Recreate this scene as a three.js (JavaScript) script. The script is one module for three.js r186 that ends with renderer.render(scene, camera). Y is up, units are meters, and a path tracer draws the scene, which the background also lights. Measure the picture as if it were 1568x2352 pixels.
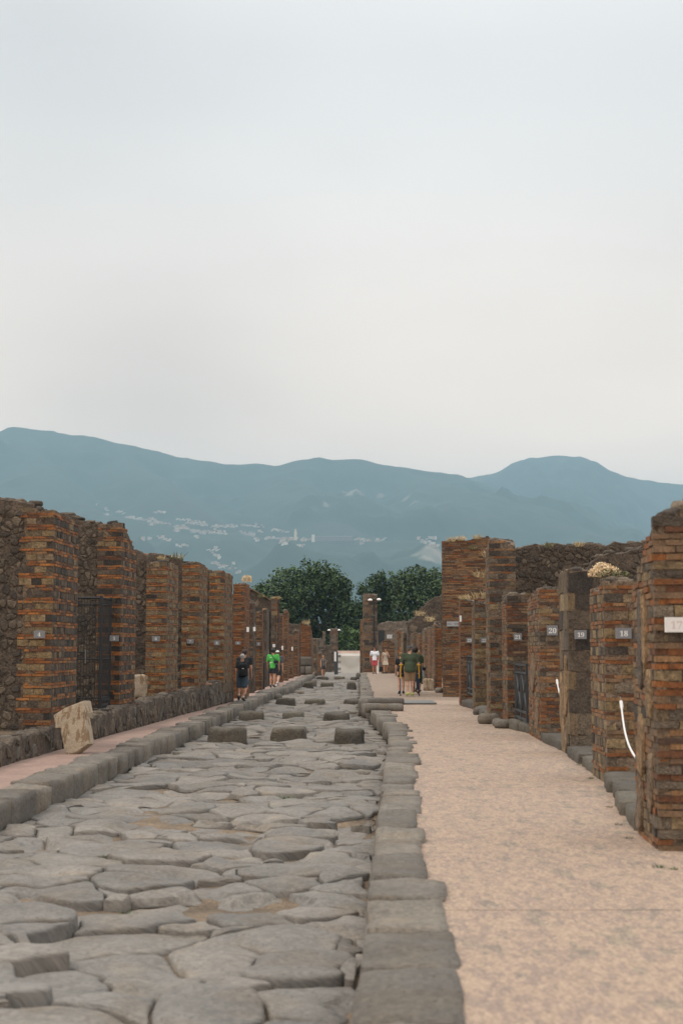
import * as THREE from 'three';
import { mergeGeometries, mergeVertices } from 'three/addons/utils/BufferGeometryUtils.js';
import { MarchingCubes } from 'three/addons/objects/MarchingCubes.js';

// ---------- numbers ----------
const clamp = (x, a, b) => Math.min(b, Math.max(a, x)), lerp = (a, b, t) => a + (b - a) * t, sstep = (a, b, x) => { const t = clamp((x - a) / (b - a), 0, 1); return t * t * (3 - 2 * t); };
function rng(seed) { let s = (seed * 2654435761) >>> 0; return () => { s = (s + 0x6d2b79f5) | 0; let t = Math.imul(s ^ (s >>> 15), 1 | s); t = (t + Math.imul(t ^ (t >>> 7), 61 | t)) ^ t; return ((t ^ (t >>> 14)) >>> 0) / 4294967296; }; }
const hash = (x, y, z, s) => { let h = Math.imul(x, 374761393) ^ Math.imul(y, 668265263) ^ Math.imul(z, 2147483647 - 1013904223) ^ Math.imul(s, 1274126177); h = Math.imul(h ^ (h >>> 13), 1274126177); h ^= h >>> 16; return (h >>> 0) / 4294967296; };
function noise3(x, y, z, s = 0) {
  const X = Math.floor(x), Y = Math.floor(y), Z = Math.floor(z), fx = x - X, fy = y - Y, fz = z - Z, u = fx * fx * (3 - 2 * fx), v = fy * fy * (3 - 2 * fy), w = fz * fz * (3 - 2 * fz);
  const a = lerp(lerp(hash(X, Y, Z, s), hash(X + 1, Y, Z, s), u), lerp(hash(X, Y + 1, Z, s), hash(X + 1, Y + 1, Z, s), u), v);
  const b = lerp(lerp(hash(X, Y, Z + 1, s), hash(X + 1, Y, Z + 1, s), u), lerp(hash(X, Y + 1, Z + 1, s), hash(X + 1, Y + 1, Z + 1, s), u), v);
  return lerp(a, b, w) * 2 - 1;
}
// noise over a square that tiles with period p
function noiseT(x, y, p, s) {
  const X = Math.floor(x), Y = Math.floor(y), fx = x - X, fy = y - Y, u = fx * fx * (3 - 2 * fx), v = fy * fy * (3 - 2 * fy), m = (a) => ((a % p) + p) % p;
  return lerp(lerp(hash(m(X), m(Y), 7, s), hash(m(X + 1), m(Y), 7, s), u), lerp(hash(m(X), m(Y + 1), 7, s), hash(m(X + 1), m(Y + 1), 7, s), u), v) * 2 - 1;
}
const fbmT = (x, y, p, s, o = 5) => { let a = 0, k = 0.5, q = p; for (let i = 0; i < o; i++) { a += k * noiseT(x * q, y * q, q, s + i); q *= 2; k *= 0.55; } return a; };
const fbm3 = (x, y, z, s = 0, o = 4) => { let a = 0, k = 0.5; for (let i = 0; i < o; i++) { a += k * noise3(x, y, z, s + i); x *= 2; y *= 2; z *= 2; k *= 0.5; } return a; };

// ---------- camera, light, exposure ----------
const scene = new THREE.Scene();
const EYE = 2.05, F = 3267, TILT = Math.atan(314 / F), CT = Math.cos(TILT), ST = Math.sin(TILT);
const camera = new THREE.PerspectiveCamera(2 * Math.atan(1176 / F) * 180 / Math.PI, 682 / 1024, 0.1, 30000);
camera.position.set(0, EYE, 0);
camera.rotation.x = TILT;
camera.focus = 42;
camera.userData.fStop = 2.4;
const renderer = new THREE.WebGLRenderer({ antialias: true });
renderer.toneMapping = THREE.LinearToneMapping;
renderer.toneMappingExposure = 1;
renderer.shadowMap.enabled = true;
renderer.setSize(682, 1024);
// a point read off the photograph (1568 x 2352 steps), d metres away along the view axis over the ground
const slope = (Y) => { const v = 1176 - Y; return (v * CT + F * ST) / (F * CT - v * ST); };
const hAt = (Y, d) => EYE + d * slope(Y);
const xAt = (X, d, Y = 1500) => ((X - 784) * d) / (F * CT - (1176 - Y) * ST);
const dOn = (Y, h) => (h - EYE) / slope(Y);
const V3 = (x, y, z) => new THREE.Vector3(x, y, z);

{ // overcast sky
  const W = 1024, H = 512, data = new Float32Array(W * H * 4);
  for (let r = 0; r < H; r++) {
    const el = ((r + 0.5) / H - 0.5) * Math.PI, s = Math.sin(el);
    for (let c = 0; c < W; c++) {
      const az = ((c + 0.5) / W - 0.5) * 2 * Math.PI, dx = Math.cos(az) * Math.cos(el), dz = Math.sin(az) * Math.cos(el), i = (r * W + c) * 4;
      const k = 1 / (Math.max(s, 0) + 0.22), n = fbm3(dx * k * 1.1 + 3, 5, dz * k * 1.1, 11, 4), n2 = fbm3(dx * k * 3.2 + 8, 9, dz * k * 3.2, 17, 3);
      const bank = (x, y, r) => Math.exp(-(((dx + x * dz) ** 2 + 1.6 * (s - y) ** 2) / (r * r))) * (dz < 0 ? 1 : 0);   // two grey banks of cloud low over the hills
      const w = sstep(0.06, 0.40, s), up = 1 + 0.85 * clamp((s - 0.40) / 0.6, 0, 1);
      const b = (0.965 + 0.13 * n + 0.06 * n2 - 0.15 * bank(-0.13, 0.19, 0.10) - 0.10 * bank(-0.20, 0.40, 0.12) + 0.05 * bank(0.18, 0.17, 0.14)) * up * (1 - 0.05 * Math.exp(-(((s - 0.27) / 0.1) ** 2)));
      data[i] = b * lerp(1.78, 1.05, w); data[i + 1] = b * lerp(1.41, 1.025, w); data[i + 2] = b * lerp(1.14, 1.005, w); data[i + 3] = 1;
    }
  }
  const t = new THREE.DataTexture(data, W, H, THREE.RGBAFormat, THREE.FloatType);
  t.mapping = THREE.EquirectangularReflectionMapping; t.magFilter = THREE.LinearFilter; t.minFilter = THREE.LinearFilter; t.needsUpdate = true;
  scene.background = t; scene.environment = t;
}
{
  const sun = new THREE.DirectionalLight(0xfff1dd, 1.45);
  sun.position.set(-74, 118, -12); sun.target.position.set(0, 0, -30);
  sun.castShadow = true; sun.shadow.radius = 60; sun.shadow.mapSize.set(4096, 4096);
  Object.assign(sun.shadow.camera, { left: -70, right: 70, top: 90, bottom: -90, near: 1, far: 300 });
  scene.add(sun, sun.target);
}
scene.fog = new THREE.FogExp2(new THREE.Color().setRGB(0.475, 0.75, 0.95), 1.6e-4);

// ---------- textures ----------
function tex(size, f, srgb = true, repeat = 1) {
  const d = new Uint8Array(size * size * 4), c = [0, 0, 0];
  for (let y = 0; y < size; y++) for (let x = 0; x < size; x++) {
    f(x / size, y / size, c); const i = (y * size + x) * 4;
    d[i] = clamp(c[0], 0, 1) * 255; d[i + 1] = clamp(c[1], 0, 1) * 255; d[i + 2] = clamp(c[2], 0, 1) * 255; d[i + 3] = 255;
  }
  const t = new THREE.DataTexture(d, size, size); t.wrapS = t.wrapT = THREE.RepeatWrapping; t.magFilter = t.minFilter = THREE.LinearFilter;
  if (srgb) t.colorSpace = THREE.SRGBColorSpace; t.repeat.set(repeat, repeat); t.needsUpdate = true; return t;
}
const grey = (c, v) => { c[0] = c[1] = c[2] = v; };
const T = {
  lava: tex(1024, (x, y, c) => { // 2 m
    const big = fbmT(x, y, 4, 1), fine = fbmT(x, y, 64, 9, 3), spot = noiseT(x * 160, y * 160, 160, 3), warm = fbmT(x, y, 6, 31);
    let v = 0.86 + 0.16 * big + 0.14 * fine - (spot > 0.72 ? 0.16 : 0);
    const w = sstep(0.05, 0.35, warm) * 0.03; c[0] = v + w; c[1] = v + w * 0.3; c[2] = v - w * 0.6; }),
  lavaBump: tex(1024, (x, y, c) => { const s = noiseT(x * 90, y * 90, 90, 5); grey(c, 0.55 + 0.25 * fbmT(x, y, 12, 4) + 0.2 * fbmT(x, y, 90, 8, 3) - (s > 0.66 ? 0.25 : 0)); }, false),
  brick: tex(512, (x, y, c) => { // 1 m
    const b = fbmT(x, y, 5, 41), f = fbmT(x, y, 48, 43, 3), s = fbmT(x, y, 9, 47), v = 0.84 + 0.18 * b + 0.2 * f, g = sstep(0.15, 0.42, s);
    c[0] = lerp(v, 0.74, g * 0.5); c[1] = lerp(v, 0.76, g * 0.5); c[2] = lerp(v, 0.80, g * 0.5); }),
  tuff: tex(512, (x, y, c) => { // 1 m
    const b = fbmT(x, y, 6, 61), f = fbmT(x, y, 40, 63, 3), p = noiseT(x * 70, y * 70, 70, 66), l = fbmT(x, y, 11, 69);
    let v = 0.82 + 0.2 * b + 0.24 * f - (p > 0.6 ? 0.2 : 0); const li = sstep(0.2, 0.4, l) * 0.4;
    c[0] = lerp(v, 0.86, li); c[1] = lerp(v, 0.88, li); c[2] = lerp(v, 0.88, li); }),
  roughBump: tex(512, (x, y, c) => { const p = noiseT(x * 50, y * 50, 50, 71); grey(c, 0.55 + 0.3 * fbmT(x, y, 14, 72) + 0.22 * fbmT(x, y, 60, 75, 3) - (p > 0.55 ? 0.25 : 0)); }, false),
  mortar: tex(512, (x, y, c) => { // 1.5 m
    const b = fbmT(x, y, 7, 81), f = fbmT(x, y, 60, 84, 3), g = noiseT(x * 46, y * 46, 46, 88), v = 0.78 + 0.26 * b + 0.26 * f + (g > 0.62 ? 0.12 : g < -0.66 ? -0.22 : 0);
    c[0] = v; c[1] = v * 0.99; c[2] = v * 0.98; }),
  pave: tex(2048, (x, y, c) => { // right pavement, 5 m: sand-coloured and mauve aggregate
    const a = fbmT(x, y, 110, 101, 4) + 0.4 * fbmT(x, y, 36, 105, 4), f = fbmT(x, y, 340, 109, 2), g = noiseT(x * 420, y * 420, 420, 113), h = fbmT(x, y, 40, 117, 4);
    const t = sstep(-0.5, 0.45, a + 0.7 * f), p = [0.755, 0.66, 0.60], q = [0.855, 0.745, 0.648], dk = sstep(0.22, 0.5, h) * 0.10;
    for (let i = 0; i < 3; i++) c[i] = lerp(p[i], q[i], t) * (1 + 0.13 * f) * (1 - dk * (i === 0 ? 1.1 : i === 1 ? 0.8 : 0.75)) + (g > 0.7 ? 0.05 : 0); }),
  paveBump: tex(1024, (x, y, c) => grey(c, 0.5 + 0.4 * fbmT(x, y, 120, 121, 3)), false),
  paveL: tex(1024, (x, y, c) => { // left pavement, 4 m
    const a = fbmT(x, y, 10, 131), f = fbmT(x, y, 160, 135, 3), v = 1 + 0.10 * a + 0.12 * f; c[0] = 0.80 * v; c[1] = 0.655 * v; c[2] = 0.59 * v; }),
  dirt: tex(1024, (x, y, c) => { // 3 m
    const a = fbmT(x, y, 8, 141), f = fbmT(x, y, 110, 145, 3), g = noiseT(x * 150, y * 150, 150, 149), v = 1 + 0.28 * a + 0.22 * f + (g > 0.66 ? 0.18 : 0); c[0] = 0.58 * v; c[1] = 0.505 * v; c[2] = 0.425 * v; }),
  marble: tex(512, (x, y, c) => {
    const a = fbmT(x, y, 4, 151), st = fbmT(x * 1, y * 0.25 + a * 0.05, 16, 154, 4), br = sstep(0.06, 0.3, st + 0.4 * a), v = 0.9 + 0.12 * fbmT(x, y, 60, 157, 3);
    c[0] = lerp(0.92, 0.74, br) * v; c[1] = lerp(0.86, 0.64, br) * v; c[2] = lerp(0.78, 0.53, br) * v; }),
};
const mat = (rgb, o = {}) => { const m = new THREE.MeshStandardMaterial({ roughness: 0.92, ...o }); m.color.setRGB(...rgb); return m; };
const M = {
  lava: [[0.222, 0.202, 0.180], [0.246, 0.222, 0.194], [0.204, 0.187, 0.168], [0.262, 0.234, 0.203], [0.228, 0.210, 0.189]].map((c) => mat(c, { map: T.lava, bumpMap: T.lavaBump, bumpScale: 0.012, roughness: 0.8 })),
  kerb: [[0.185, 0.162, 0.136], [0.21, 0.183, 0.152], [0.162, 0.143, 0.121], [0.228, 0.196, 0.159]].map((c) => mat(c, { map: T.lava, bumpMap: T.lavaBump, bumpScale: 0.02, roughness: 0.88 })),
  brick: [[0.345, 0.130, 0.040], [0.275, 0.103, 0.035], [0.44, 0.175, 0.050], [0.175, 0.074, 0.035], [0.315, 0.172, 0.080], [0.12, 0.068, 0.045], [0.245, 0.150, 0.085]].map((c) => mat(c, { map: T.brick, bumpMap: T.roughBump, bumpScale: 0.008 })),
  tuff: [[0.285, 0.198, 0.10], [0.245, 0.17, 0.092], [0.33, 0.235, 0.128], [0.19, 0.136, 0.08], [0.26, 0.182, 0.11]].map((c) => mat(c, { map: T.tuff, bumpMap: T.roughBump, bumpScale: 0.014 })),
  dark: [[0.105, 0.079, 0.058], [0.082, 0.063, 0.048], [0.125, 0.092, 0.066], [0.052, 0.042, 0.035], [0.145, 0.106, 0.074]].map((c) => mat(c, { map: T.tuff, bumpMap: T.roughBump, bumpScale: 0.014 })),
  rubble: [[0.14, 0.107, 0.078], [0.11, 0.085, 0.063], [0.175, 0.134, 0.096], [0.08, 0.063, 0.05], [0.22, 0.17, 0.12]].map((c) => mat(c, { map: T.tuff, bumpMap: T.roughBump, bumpScale: 0.02 })),
  mortar: mat([0.185, 0.13, 0.085], { map: T.mortar, bumpMap: T.roughBump, bumpScale: 0.02 }),
  mortarDark: mat([0.13, 0.098, 0.072], { map: T.mortar, bumpMap: T.roughBump, bumpScale: 0.02 }),
  mortarPale: mat([0.25, 0.185, 0.13], { map: T.mortar, bumpMap: T.roughBump, bumpScale: 0.02 }),
  plaster: mat([0.23, 0.185, 0.145], { map: T.mortar, bumpMap: T.roughBump, bumpScale: 0.015 }),
  stuff: mat([1, 1, 1], { vertexColors: true, map: T.brick, bumpMap: T.roughBump, bumpScale: 0.01 }),
  pave: mat([0.53, 0.525, 0.518], { map: T.pave, bumpMap: T.paveBump, bumpScale: 0.004 }),
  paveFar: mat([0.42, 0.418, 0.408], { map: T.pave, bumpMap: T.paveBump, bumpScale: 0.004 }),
  paveL: mat([0.47, 0.495, 0.505], { map: T.paveL, bumpMap: T.paveBump, bumpScale: 0.003 }),
  dirt: mat([0.50, 0.485, 0.46], { map: T.dirt, bumpMap: T.paveBump, bumpScale: 0.02 }),
  earth: mat([0.42, 0.40, 0.36], { map: T.dirt, bumpMap: T.paveBump, bumpScale: 0.02 }),
  marble: mat([0.56, 0.52, 0.465], { map: T.marble, bumpMap: T.roughBump, bumpScale: 0.015 }),
  iron: mat([0.022, 0.024, 0.026], { roughness: 0.55, metalness: 0.3 }),
  ironGrey: mat([0.055, 0.06, 0.064], { roughness: 0.6, metalness: 0.3 }),
  white: mat([0.78, 0.77, 0.75]), rope: mat([0.75, 0.74, 0.72]),
  slate: mat([0.24, 0.24, 0.25]), steel: mat([0.19, 0.187, 0.18], { roughness: 0.55, metalness: 0.2 }),
};

// ---------- building helpers ----------
const taken = {};
const numbered = (n) => { const k = (taken[n] = (taken[n] ?? -1) + 1); return k ? n + '_' + String(k).padStart(3, '0') : n; };
function info(o, label, category, group, kind) { if (label) o.userData.label = label; if (category) o.userData.category = category; if (group) o.userData.group = group; if (kind) o.userData.kind = kind; return o; }
function thing(name, label, category, [x, y, z] = [0, 0, 0], turn = 0, group) { const o = new THREE.Group(); o.name = numbered(name); o.position.set(x, y, z); o.rotation.y = turn; scene.add(o); return info(o, label, category, group); }
function part(name, geo, m, parent, kind) { const o = new THREE.Mesh(geo, m); o.name = name; o.castShadow = o.receiveShadow = true; if (kind) o.userData.kind = kind; (parent ?? scene).add(o); return o; }
function struct(name, geo, m) { const o = part(numbered(name), geo, m); o.userData.kind = 'structure'; return o; }
function single(name, label, category, geo, m, pos, turn = 0, group) { const o = part(numbered(name), geo, m); if (pos) o.position.set(...pos); o.rotation.y = turn; return info(o, label, category, group); }
// box-mapped uv in metres / tile, flat triangles keep smooth normals
function boxUV(g, tile = 1, off = 0) {
  if (g.index) g = g.toNonIndexed();
  const p = g.attributes.position, n = p.count, uv = new Float32Array(n * 2), a = V3(), b = V3(), c = V3();
  for (let i = 0; i < n; i += 3) {
    a.fromBufferAttribute(p, i); b.fromBufferAttribute(p, i + 1); c.fromBufferAttribute(p, i + 2);
    const q = b.clone().sub(a).cross(c.clone().sub(a)), ax = Math.abs(q.x), ay = Math.abs(q.y), az = Math.abs(q.z);
    [a, b, c].forEach((v, k) => { const j = (i + k) * 2; if (ay >= ax && ay >= az) { uv[j] = v.x / tile + off; uv[j + 1] = v.z / tile + off * 0.7; } else if (ax >= az) { uv[j] = v.z / tile + off; uv[j + 1] = v.y / tile + off * 0.7; } else { uv[j] = v.x / tile + off; uv[j + 1] = v.y / tile + off * 0.7; } });
  }
  g.setAttribute('uv', new THREE.BufferAttribute(uv, 2));
  return g;
}
// a worn stone: a box of w x h x l (base at y = 0) with rounded edges and an uneven surface
function worn(w, h, l, { r = 0.05, n = 0.02, f = 4, seed = 1, seg = 0.12, tile = 2, taper = 0 } = {}) {
  const q = (s) => Math.max(2, Math.min(9, Math.round(s / seg)));
  let g = new THREE.BoxGeometry(w, h, l, q(w), q(h), q(l)); g.deleteAttribute('uv'); g.deleteAttribute('normal'); g = mergeVertices(g, 1e-5);
  const p = g.attributes.position, v = V3(), c = V3(), o = seed * 7.31; r = Math.min(r, w / 2, h / 2, l / 2);
  for (let i = 0; i < p.count; i++) {
    v.fromBufferAttribute(p, i); c.set(clamp(v.x, -w / 2 + r, w / 2 - r), clamp(v.y, -h / 2 + r, h / 2 - r), clamp(v.z, -l / 2 + r, l / 2 - r));
    const d = v.clone().sub(c); if (d.lengthSq() > 1e-9) { d.setLength(Math.min(r, d.length())); v.copy(c).add(d); }
    const t = 1 - taper * (v.y / h + 0.5); v.x *= t; v.z *= t;
    v.x += n * fbm3(v.x * f + o, v.y * f, v.z * f, 3, 3) * 2; v.y += n * fbm3(v.x * f, v.y * f + o, v.z * f, 5, 3) * 2; v.z += n * fbm3(v.x * f, v.y * f, v.z * f + o, 7, 3) * 2;
    p.setXYZ(i, v.x, v.y + h / 2, v.z);
  }
  g.computeVertexNormals();
  return boxUV(g, tile, seed * 0.37);
}
const BOX = [], BOXT = [], BOXB = []; for (const [list, ku, kv] of [[BOX, 0.25, 0.05], [BOXT, 0.22, 0.12], [BOXB, 0.5, 0.34]]) { // unit bricks with uneven corners, shared
  const R = rng(5);
  for (let k = 0; k < 14; k++) {
    let g = new THREE.BoxGeometry(1, 1, 1, 2, 1, 1); const p = g.attributes.position, map = new Map();
    for (let i = 0; i < p.count; i++) {
      const key = [p.getX(i), p.getY(i), p.getZ(i)].join(); if (!map.has(key)) map.set(key, [(R() - 0.5) * 0.025, (R() - 0.5) * 0.13, (R() - 0.5) * 0.05]);
      const j = map.get(key); p.setXYZ(i, p.getX(i) + j[0], p.getY(i) + j[1], p.getZ(i) + j[2]);
    }
    g.computeVertexNormals(); const uv = g.attributes.uv, ou = R(), ov = R(); for (let i = 0; i < uv.count; i++) uv.setXY(i, uv.getX(i) * ku + ou, uv.getY(i) * kv + ov);
    list.push(g);
  }
}
const LUMP = []; { // unit field stones, shared
  for (let k = 0; k < 10; k++) {
    let g = new THREE.IcosahedronGeometry(0.5, 2); g.deleteAttribute('uv'); g.deleteAttribute('normal'); g = mergeVertices(g, 1e-4);
    const p = g.attributes.position, v = V3();
    for (let i = 0; i < p.count; i++) { v.fromBufferAttribute(p, i); const s = 1 + 0.42 * fbm3(v.x * 2.6 + k * 9, v.y * 2.6, v.z * 2.6, 21, 3); p.setXYZ(i, clamp(v.x * s, -0.42, 0.42), clamp(v.y * s, -0.4, 0.4), clamp(v.z * s, -0.42, 0.42)); }
    g.computeVertexNormals(); LUMP.push(boxUV(g, 3, k * 0.3));
  }
}
// collects pieces; the first `most` by size become meshes of their own, the rest one part of kind stuff
class Pieces {
  constructor() { this.list = []; }
  add(geo, m, px, py, pz, sx, sy, sz, ry = 0, rz = 0, rx = 0, big = sx * sy) { this.list.push({ geo, m, p: [px, py, pz], s: [sx, sy, sz], r: [rx, ry, rz], big }); }
  build(name, parent, most, rest = name + '_mass') {
    const l = this.list.sort((a, b) => b.big - a.big), o = new THREE.Object3D();
    for (const k of l.slice(0, most)) { const q = part(name, k.geo, k.m, parent); q.position.set(...k.p); q.scale.set(...k.s); q.rotation.set(...k.r); }
    const gs = [];
    for (const k of l.slice(most)) {
      o.position.set(...k.p); o.scale.set(...k.s); o.rotation.set(...k.r); o.updateMatrix();
      const g = (k.geo.index ? k.geo.toNonIndexed() : k.geo.clone()).applyMatrix4(o.matrix), n = g.attributes.position.count, c = new Float32Array(n * 3), q = k.m.color;
      for (let i = 0; i < n; i++) { c[i * 3] = q.r; c[i * 3 + 1] = q.g; c[i * 3 + 2] = q.b; }
      g.setAttribute('color', new THREE.BufferAttribute(c, 3)); gs.push(g);
    }
    if (gs.length) part(rest, mergeGeometries(gs), M.stuff, parent, 'stuff');
  }
}
const pick = (R, a) => a[Math.floor(R() * a.length) % a.length];
// cells of a weighted Voronoi pattern over [x0,x1]x[y0,y1]; gap between cells; lim(poly) may clip further
function clipHalf(poly, nx, ny, c) { // keep nx*x+ny*y <= c
  const out = [];
  for (let i = 0; i < poly.length; i++) {
    const a = poly[i], b = poly[(i + 1) % poly.length], da = nx * a[0] + ny * a[1] - c, db = nx * b[0] + ny * b[1] - c;
    if (da <= 0) out.push(a);
    if ((da < 0 && db > 0) || (da > 0 && db < 0)) { const t = da / (da - db); out.push([a[0] + (b[0] - a[0]) * t, a[1] + (b[1] - a[1]) * t]); }
  }
  return out;
}
function cells(x0, x1, y0, y1, sx, sy, { seed = 1, jitter = 0.8, gap = 0.02, weight = 0.25, bounds } = {}) {
  const R = rng(seed), nx = Math.ceil((x1 - x0) / sx) + 2, ny = Math.ceil((y1 - y0) / sy) + 2, pts = [];
  for (let j = 0; j < ny; j++) for (let i = 0; i < nx; i++) pts.push([x0 + (i - 0.5 + (j % 2) * 0.5 + (R() - 0.5) * jitter) * sx, y0 + (j - 0.5 + (R() - 0.5) * jitter) * sy, (R() - 0.5) * weight * sx * sy]);
  const out = [];
  for (let j = 0; j < ny; j++) for (let i = 0; i < nx; i++) {
    const a = pts[j * nx + i]; let poly = [[a[0] - 2 * sx, a[1] - 2 * sy], [a[0] + 2 * sx, a[1] - 2 * sy], [a[0] + 2 * sx, a[1] + 2 * sy], [a[0] - 2 * sx, a[1] + 2 * sy]];
    for (let q = Math.max(0, j - 3); q <= Math.min(ny - 1, j + 3); q++) for (let p = Math.max(0, i - 3); p <= Math.min(nx - 1, i + 3); p++) {
      if (p === i && q === j) continue; const b = pts[q * nx + p], dx = b[0] - a[0], dy = b[1] - a[1], l = Math.hypot(dx, dy);
      const off = l / 2 + (a[2] - b[2]) / (2 * l) - gap / 2; poly = clipHalf(poly, dx / l, dy / l, (dx / l) * a[0] + (dy / l) * a[1] + off); if (poly.length < 3) break;
    }
    if (poly.length >= 3) poly = bounds ? bounds(poly, a) : clipHalf(clipHalf(clipHalf(clipHalf(poly, 1, 0, x1), -1, 0, -x0), 0, 1, y1), 0, -1, -y0);
    if (!poly || poly.length < 3) continue;
    let A = 0, cx = 0, cy = 0; for (let k = 0; k < poly.length; k++) { const p = poly[k], q = poly[(k + 1) % poly.length], w = p[0] * q[1] - q[0] * p[1]; A += w; cx += (p[0] + q[0]) * w; cy += (p[1] + q[1]) * w; }
    if (Math.abs(A) < 0.08 * sx * sy) continue; out.push({ poly, c: [cx / (3 * A), cy / (3 * A)], area: Math.abs(A) / 2 });
  }
  return out;
}
// the rim of a stone: the polygon with its corners worn round
const warpX = (x, y) => 0.10 * noise3(x * 1.5, y * 1.5, 0, 31) + 0.045 * noise3(x * 4, y * 4, 0, 33), warpY = (x, y) => 0.10 * noise3(x * 1.5, y * 1.5, 5, 35) + 0.045 * noise3(x * 4, y * 4, 5, 37);
function rim(poly, n, wob, seed, warp = 0) {
  let p = poly;
  for (let k = 0; k < 2; k++) { const q = []; for (let i = 0; i < p.length; i++) { const a = p[i], b = p[(i + 1) % p.length], t = k ? 0.2 : 0.055; q.push([lerp(a[0], b[0], t), lerp(a[1], b[1], t)], [lerp(a[0], b[0], 1 - t), lerp(a[1], b[1], 1 - t)]); } p = q; }
  const L = [0]; for (let i = 0; i < p.length; i++) L.push(L[i] + Math.hypot(p[(i + 1) % p.length][0] - p[i][0], p[(i + 1) % p.length][1] - p[i][1]));
  const out = [];
  for (let k = 0, i = 0; k < n; k++) { const s = (k / n) * L[p.length]; while (L[i + 1] < s) i++; const t = (s - L[i]) / (L[i + 1] - L[i] || 1), a = p[i], b = p[(i + 1) % p.length], x = lerp(a[0], b[0], t), y = lerp(a[1], b[1], t); out.push([x + warp * warpX(x, y) + wob * noise3(x * 9, y * 9, seed, 31), y + warp * warpY(x, y) + wob * noise3(x * 9, y * 9, seed, 37)]); }
  return out;
}
// a stone raised on that rim; rings = [[inset, height], ...] from the outside in; place(u, v, h) -> [x, y, z]
function pebble(poly, c, n, wob, seed, rings, place, tile, off, fine, warp = 0) {
  const e = rim(poly, n, wob, seed, warp), pos = [], uv = [], idx = [];
  for (const [ins, h] of rings) for (const p of e) { const dx = p[0] - c[0], dy = p[1] - c[1], l = Math.hypot(dx, dy) || 1, s = Math.max(ins > 1 ? 2 - ins : 1 - ins / l, 0.08), x = c[0] + dx * s, y = c[1] + dy * s; pos.push(...place(x, y, h + (h > -0.02 ? fine?.(x, y) ?? 0 : 0))); uv.push((x + h * 2.2) / tile + off, (y + h * 1.8) / tile + off * 0.6); }
  pos.push(...place(c[0], c[1], rings[rings.length - 1][1] + (fine?.(c[0], c[1]) ?? 0))); uv.push(c[0] / tile + off, c[1] / tile + off * 0.6);
  const m = rings.length, last = m * n;
  for (let r = 0; r < m - 1; r++) for (let i = 0; i < n; i++) { const a = r * n + i, b = r * n + ((i + 1) % n); idx.push(a, b, a + n, b, b + n, a + n); }
  for (let i = 0; i < n; i++) idx.push((m - 1) * n + i, (m - 1) * n + ((i + 1) % n), last);
  const g = new THREE.BufferGeometry(); g.setAttribute('position', new THREE.Float32BufferAttribute(pos, 3)); g.setAttribute('uv', new THREE.Float32BufferAttribute(uv, 2)); g.setIndex(idx); g.computeVertexNormals(); return g;
}
// a polyline over depth: x as a function of d
const along = (pts) => (d) => { let i = 0; while (i < pts.length - 2 && d > pts[i + 1][0]) i++; const [a, p] = pts[i], [b, q] = pts[i + 1]; return p + ((q - p) * (d - a)) / (b - a); };
// a horizontal sheet between two edges, y may follow d
function sheet(left, right, d0, d1, y, tile, n = 60, cols = 6, long = 1) {
  const pos = [], uv = [], idx = [], Y = typeof y === 'function' ? y : () => y;
  for (let i = 0; i <= n; i++) for (let k = 0; k <= cols; k++) { const d = lerp(d0, d1, i / n), x = lerp(left(d), right(d), k / cols); pos.push(x, Y(d, x), -d); uv.push(x / tile, d / tile / long); }
  for (let i = 0; i < n; i++) for (let k = 0; k < cols; k++) { const a = i * (cols + 1) + k; idx.push(a, a + 1, a + cols + 1, a + 1, a + cols + 2, a + cols + 1); }
  const g = new THREE.BufferGeometry(); g.setAttribute('position', new THREE.Float32BufferAttribute(pos, 3)); g.setAttribute('uv', new THREE.Float32BufferAttribute(uv, 2)); g.setIndex(idx); g.computeVertexNormals(); return g;
}
// ---------- the street: edges as functions of the distance ----------
const roadL = along([[4, -4.15], [12, -3.97], [16.3, -3.845], [25.7, -3.56], [33.2, -3.32], [40.3, -3.22], [47.7, -3.02], [61.9, -2.75], [66, -2.3], [92, -1.97], [100, -1.9], [230, 0.2]]);
const roadR = along([[4, -0.03], [8, 0.12], [30.7, 1.04], [41.9, 0.79], [46.6, 0.56], [56, 0.76], [75.9, 0.99], [98, 1.25], [230, 3]]);
const plinthX = along([[4, -5.75], [21.8, -5.09], [24.8, -4.97], [29.3, -4.78], [32.7, -4.58], [36.8, -4.33], [41, -4.06], [45.4, -3.79], [48.2, -3.62], [60, -3.3], [100, -2.4], [230, -0.6]]);
const plinthTop = (d) => 0.68 + (d - 24.8) * 0.0162;
const wallR = along([[4, 2.3], [12.5, 2.75], [18.6, 3.42], [23.5, 3.75], [27.2, 3.82], [31.8, 3.72], [40, 3.78], [52, 3.72], [66, 4.2], [80, 4.2], [93, 3.7], [104, 3.0], [230, 6]]);
const WALK_L = 0.30, WALK_R = 0.33;
const dip = (d) => -0.0075 * Math.max(0, d - 98) * sstep(98, 115, d);          // the street runs downhill past the crossing

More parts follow.
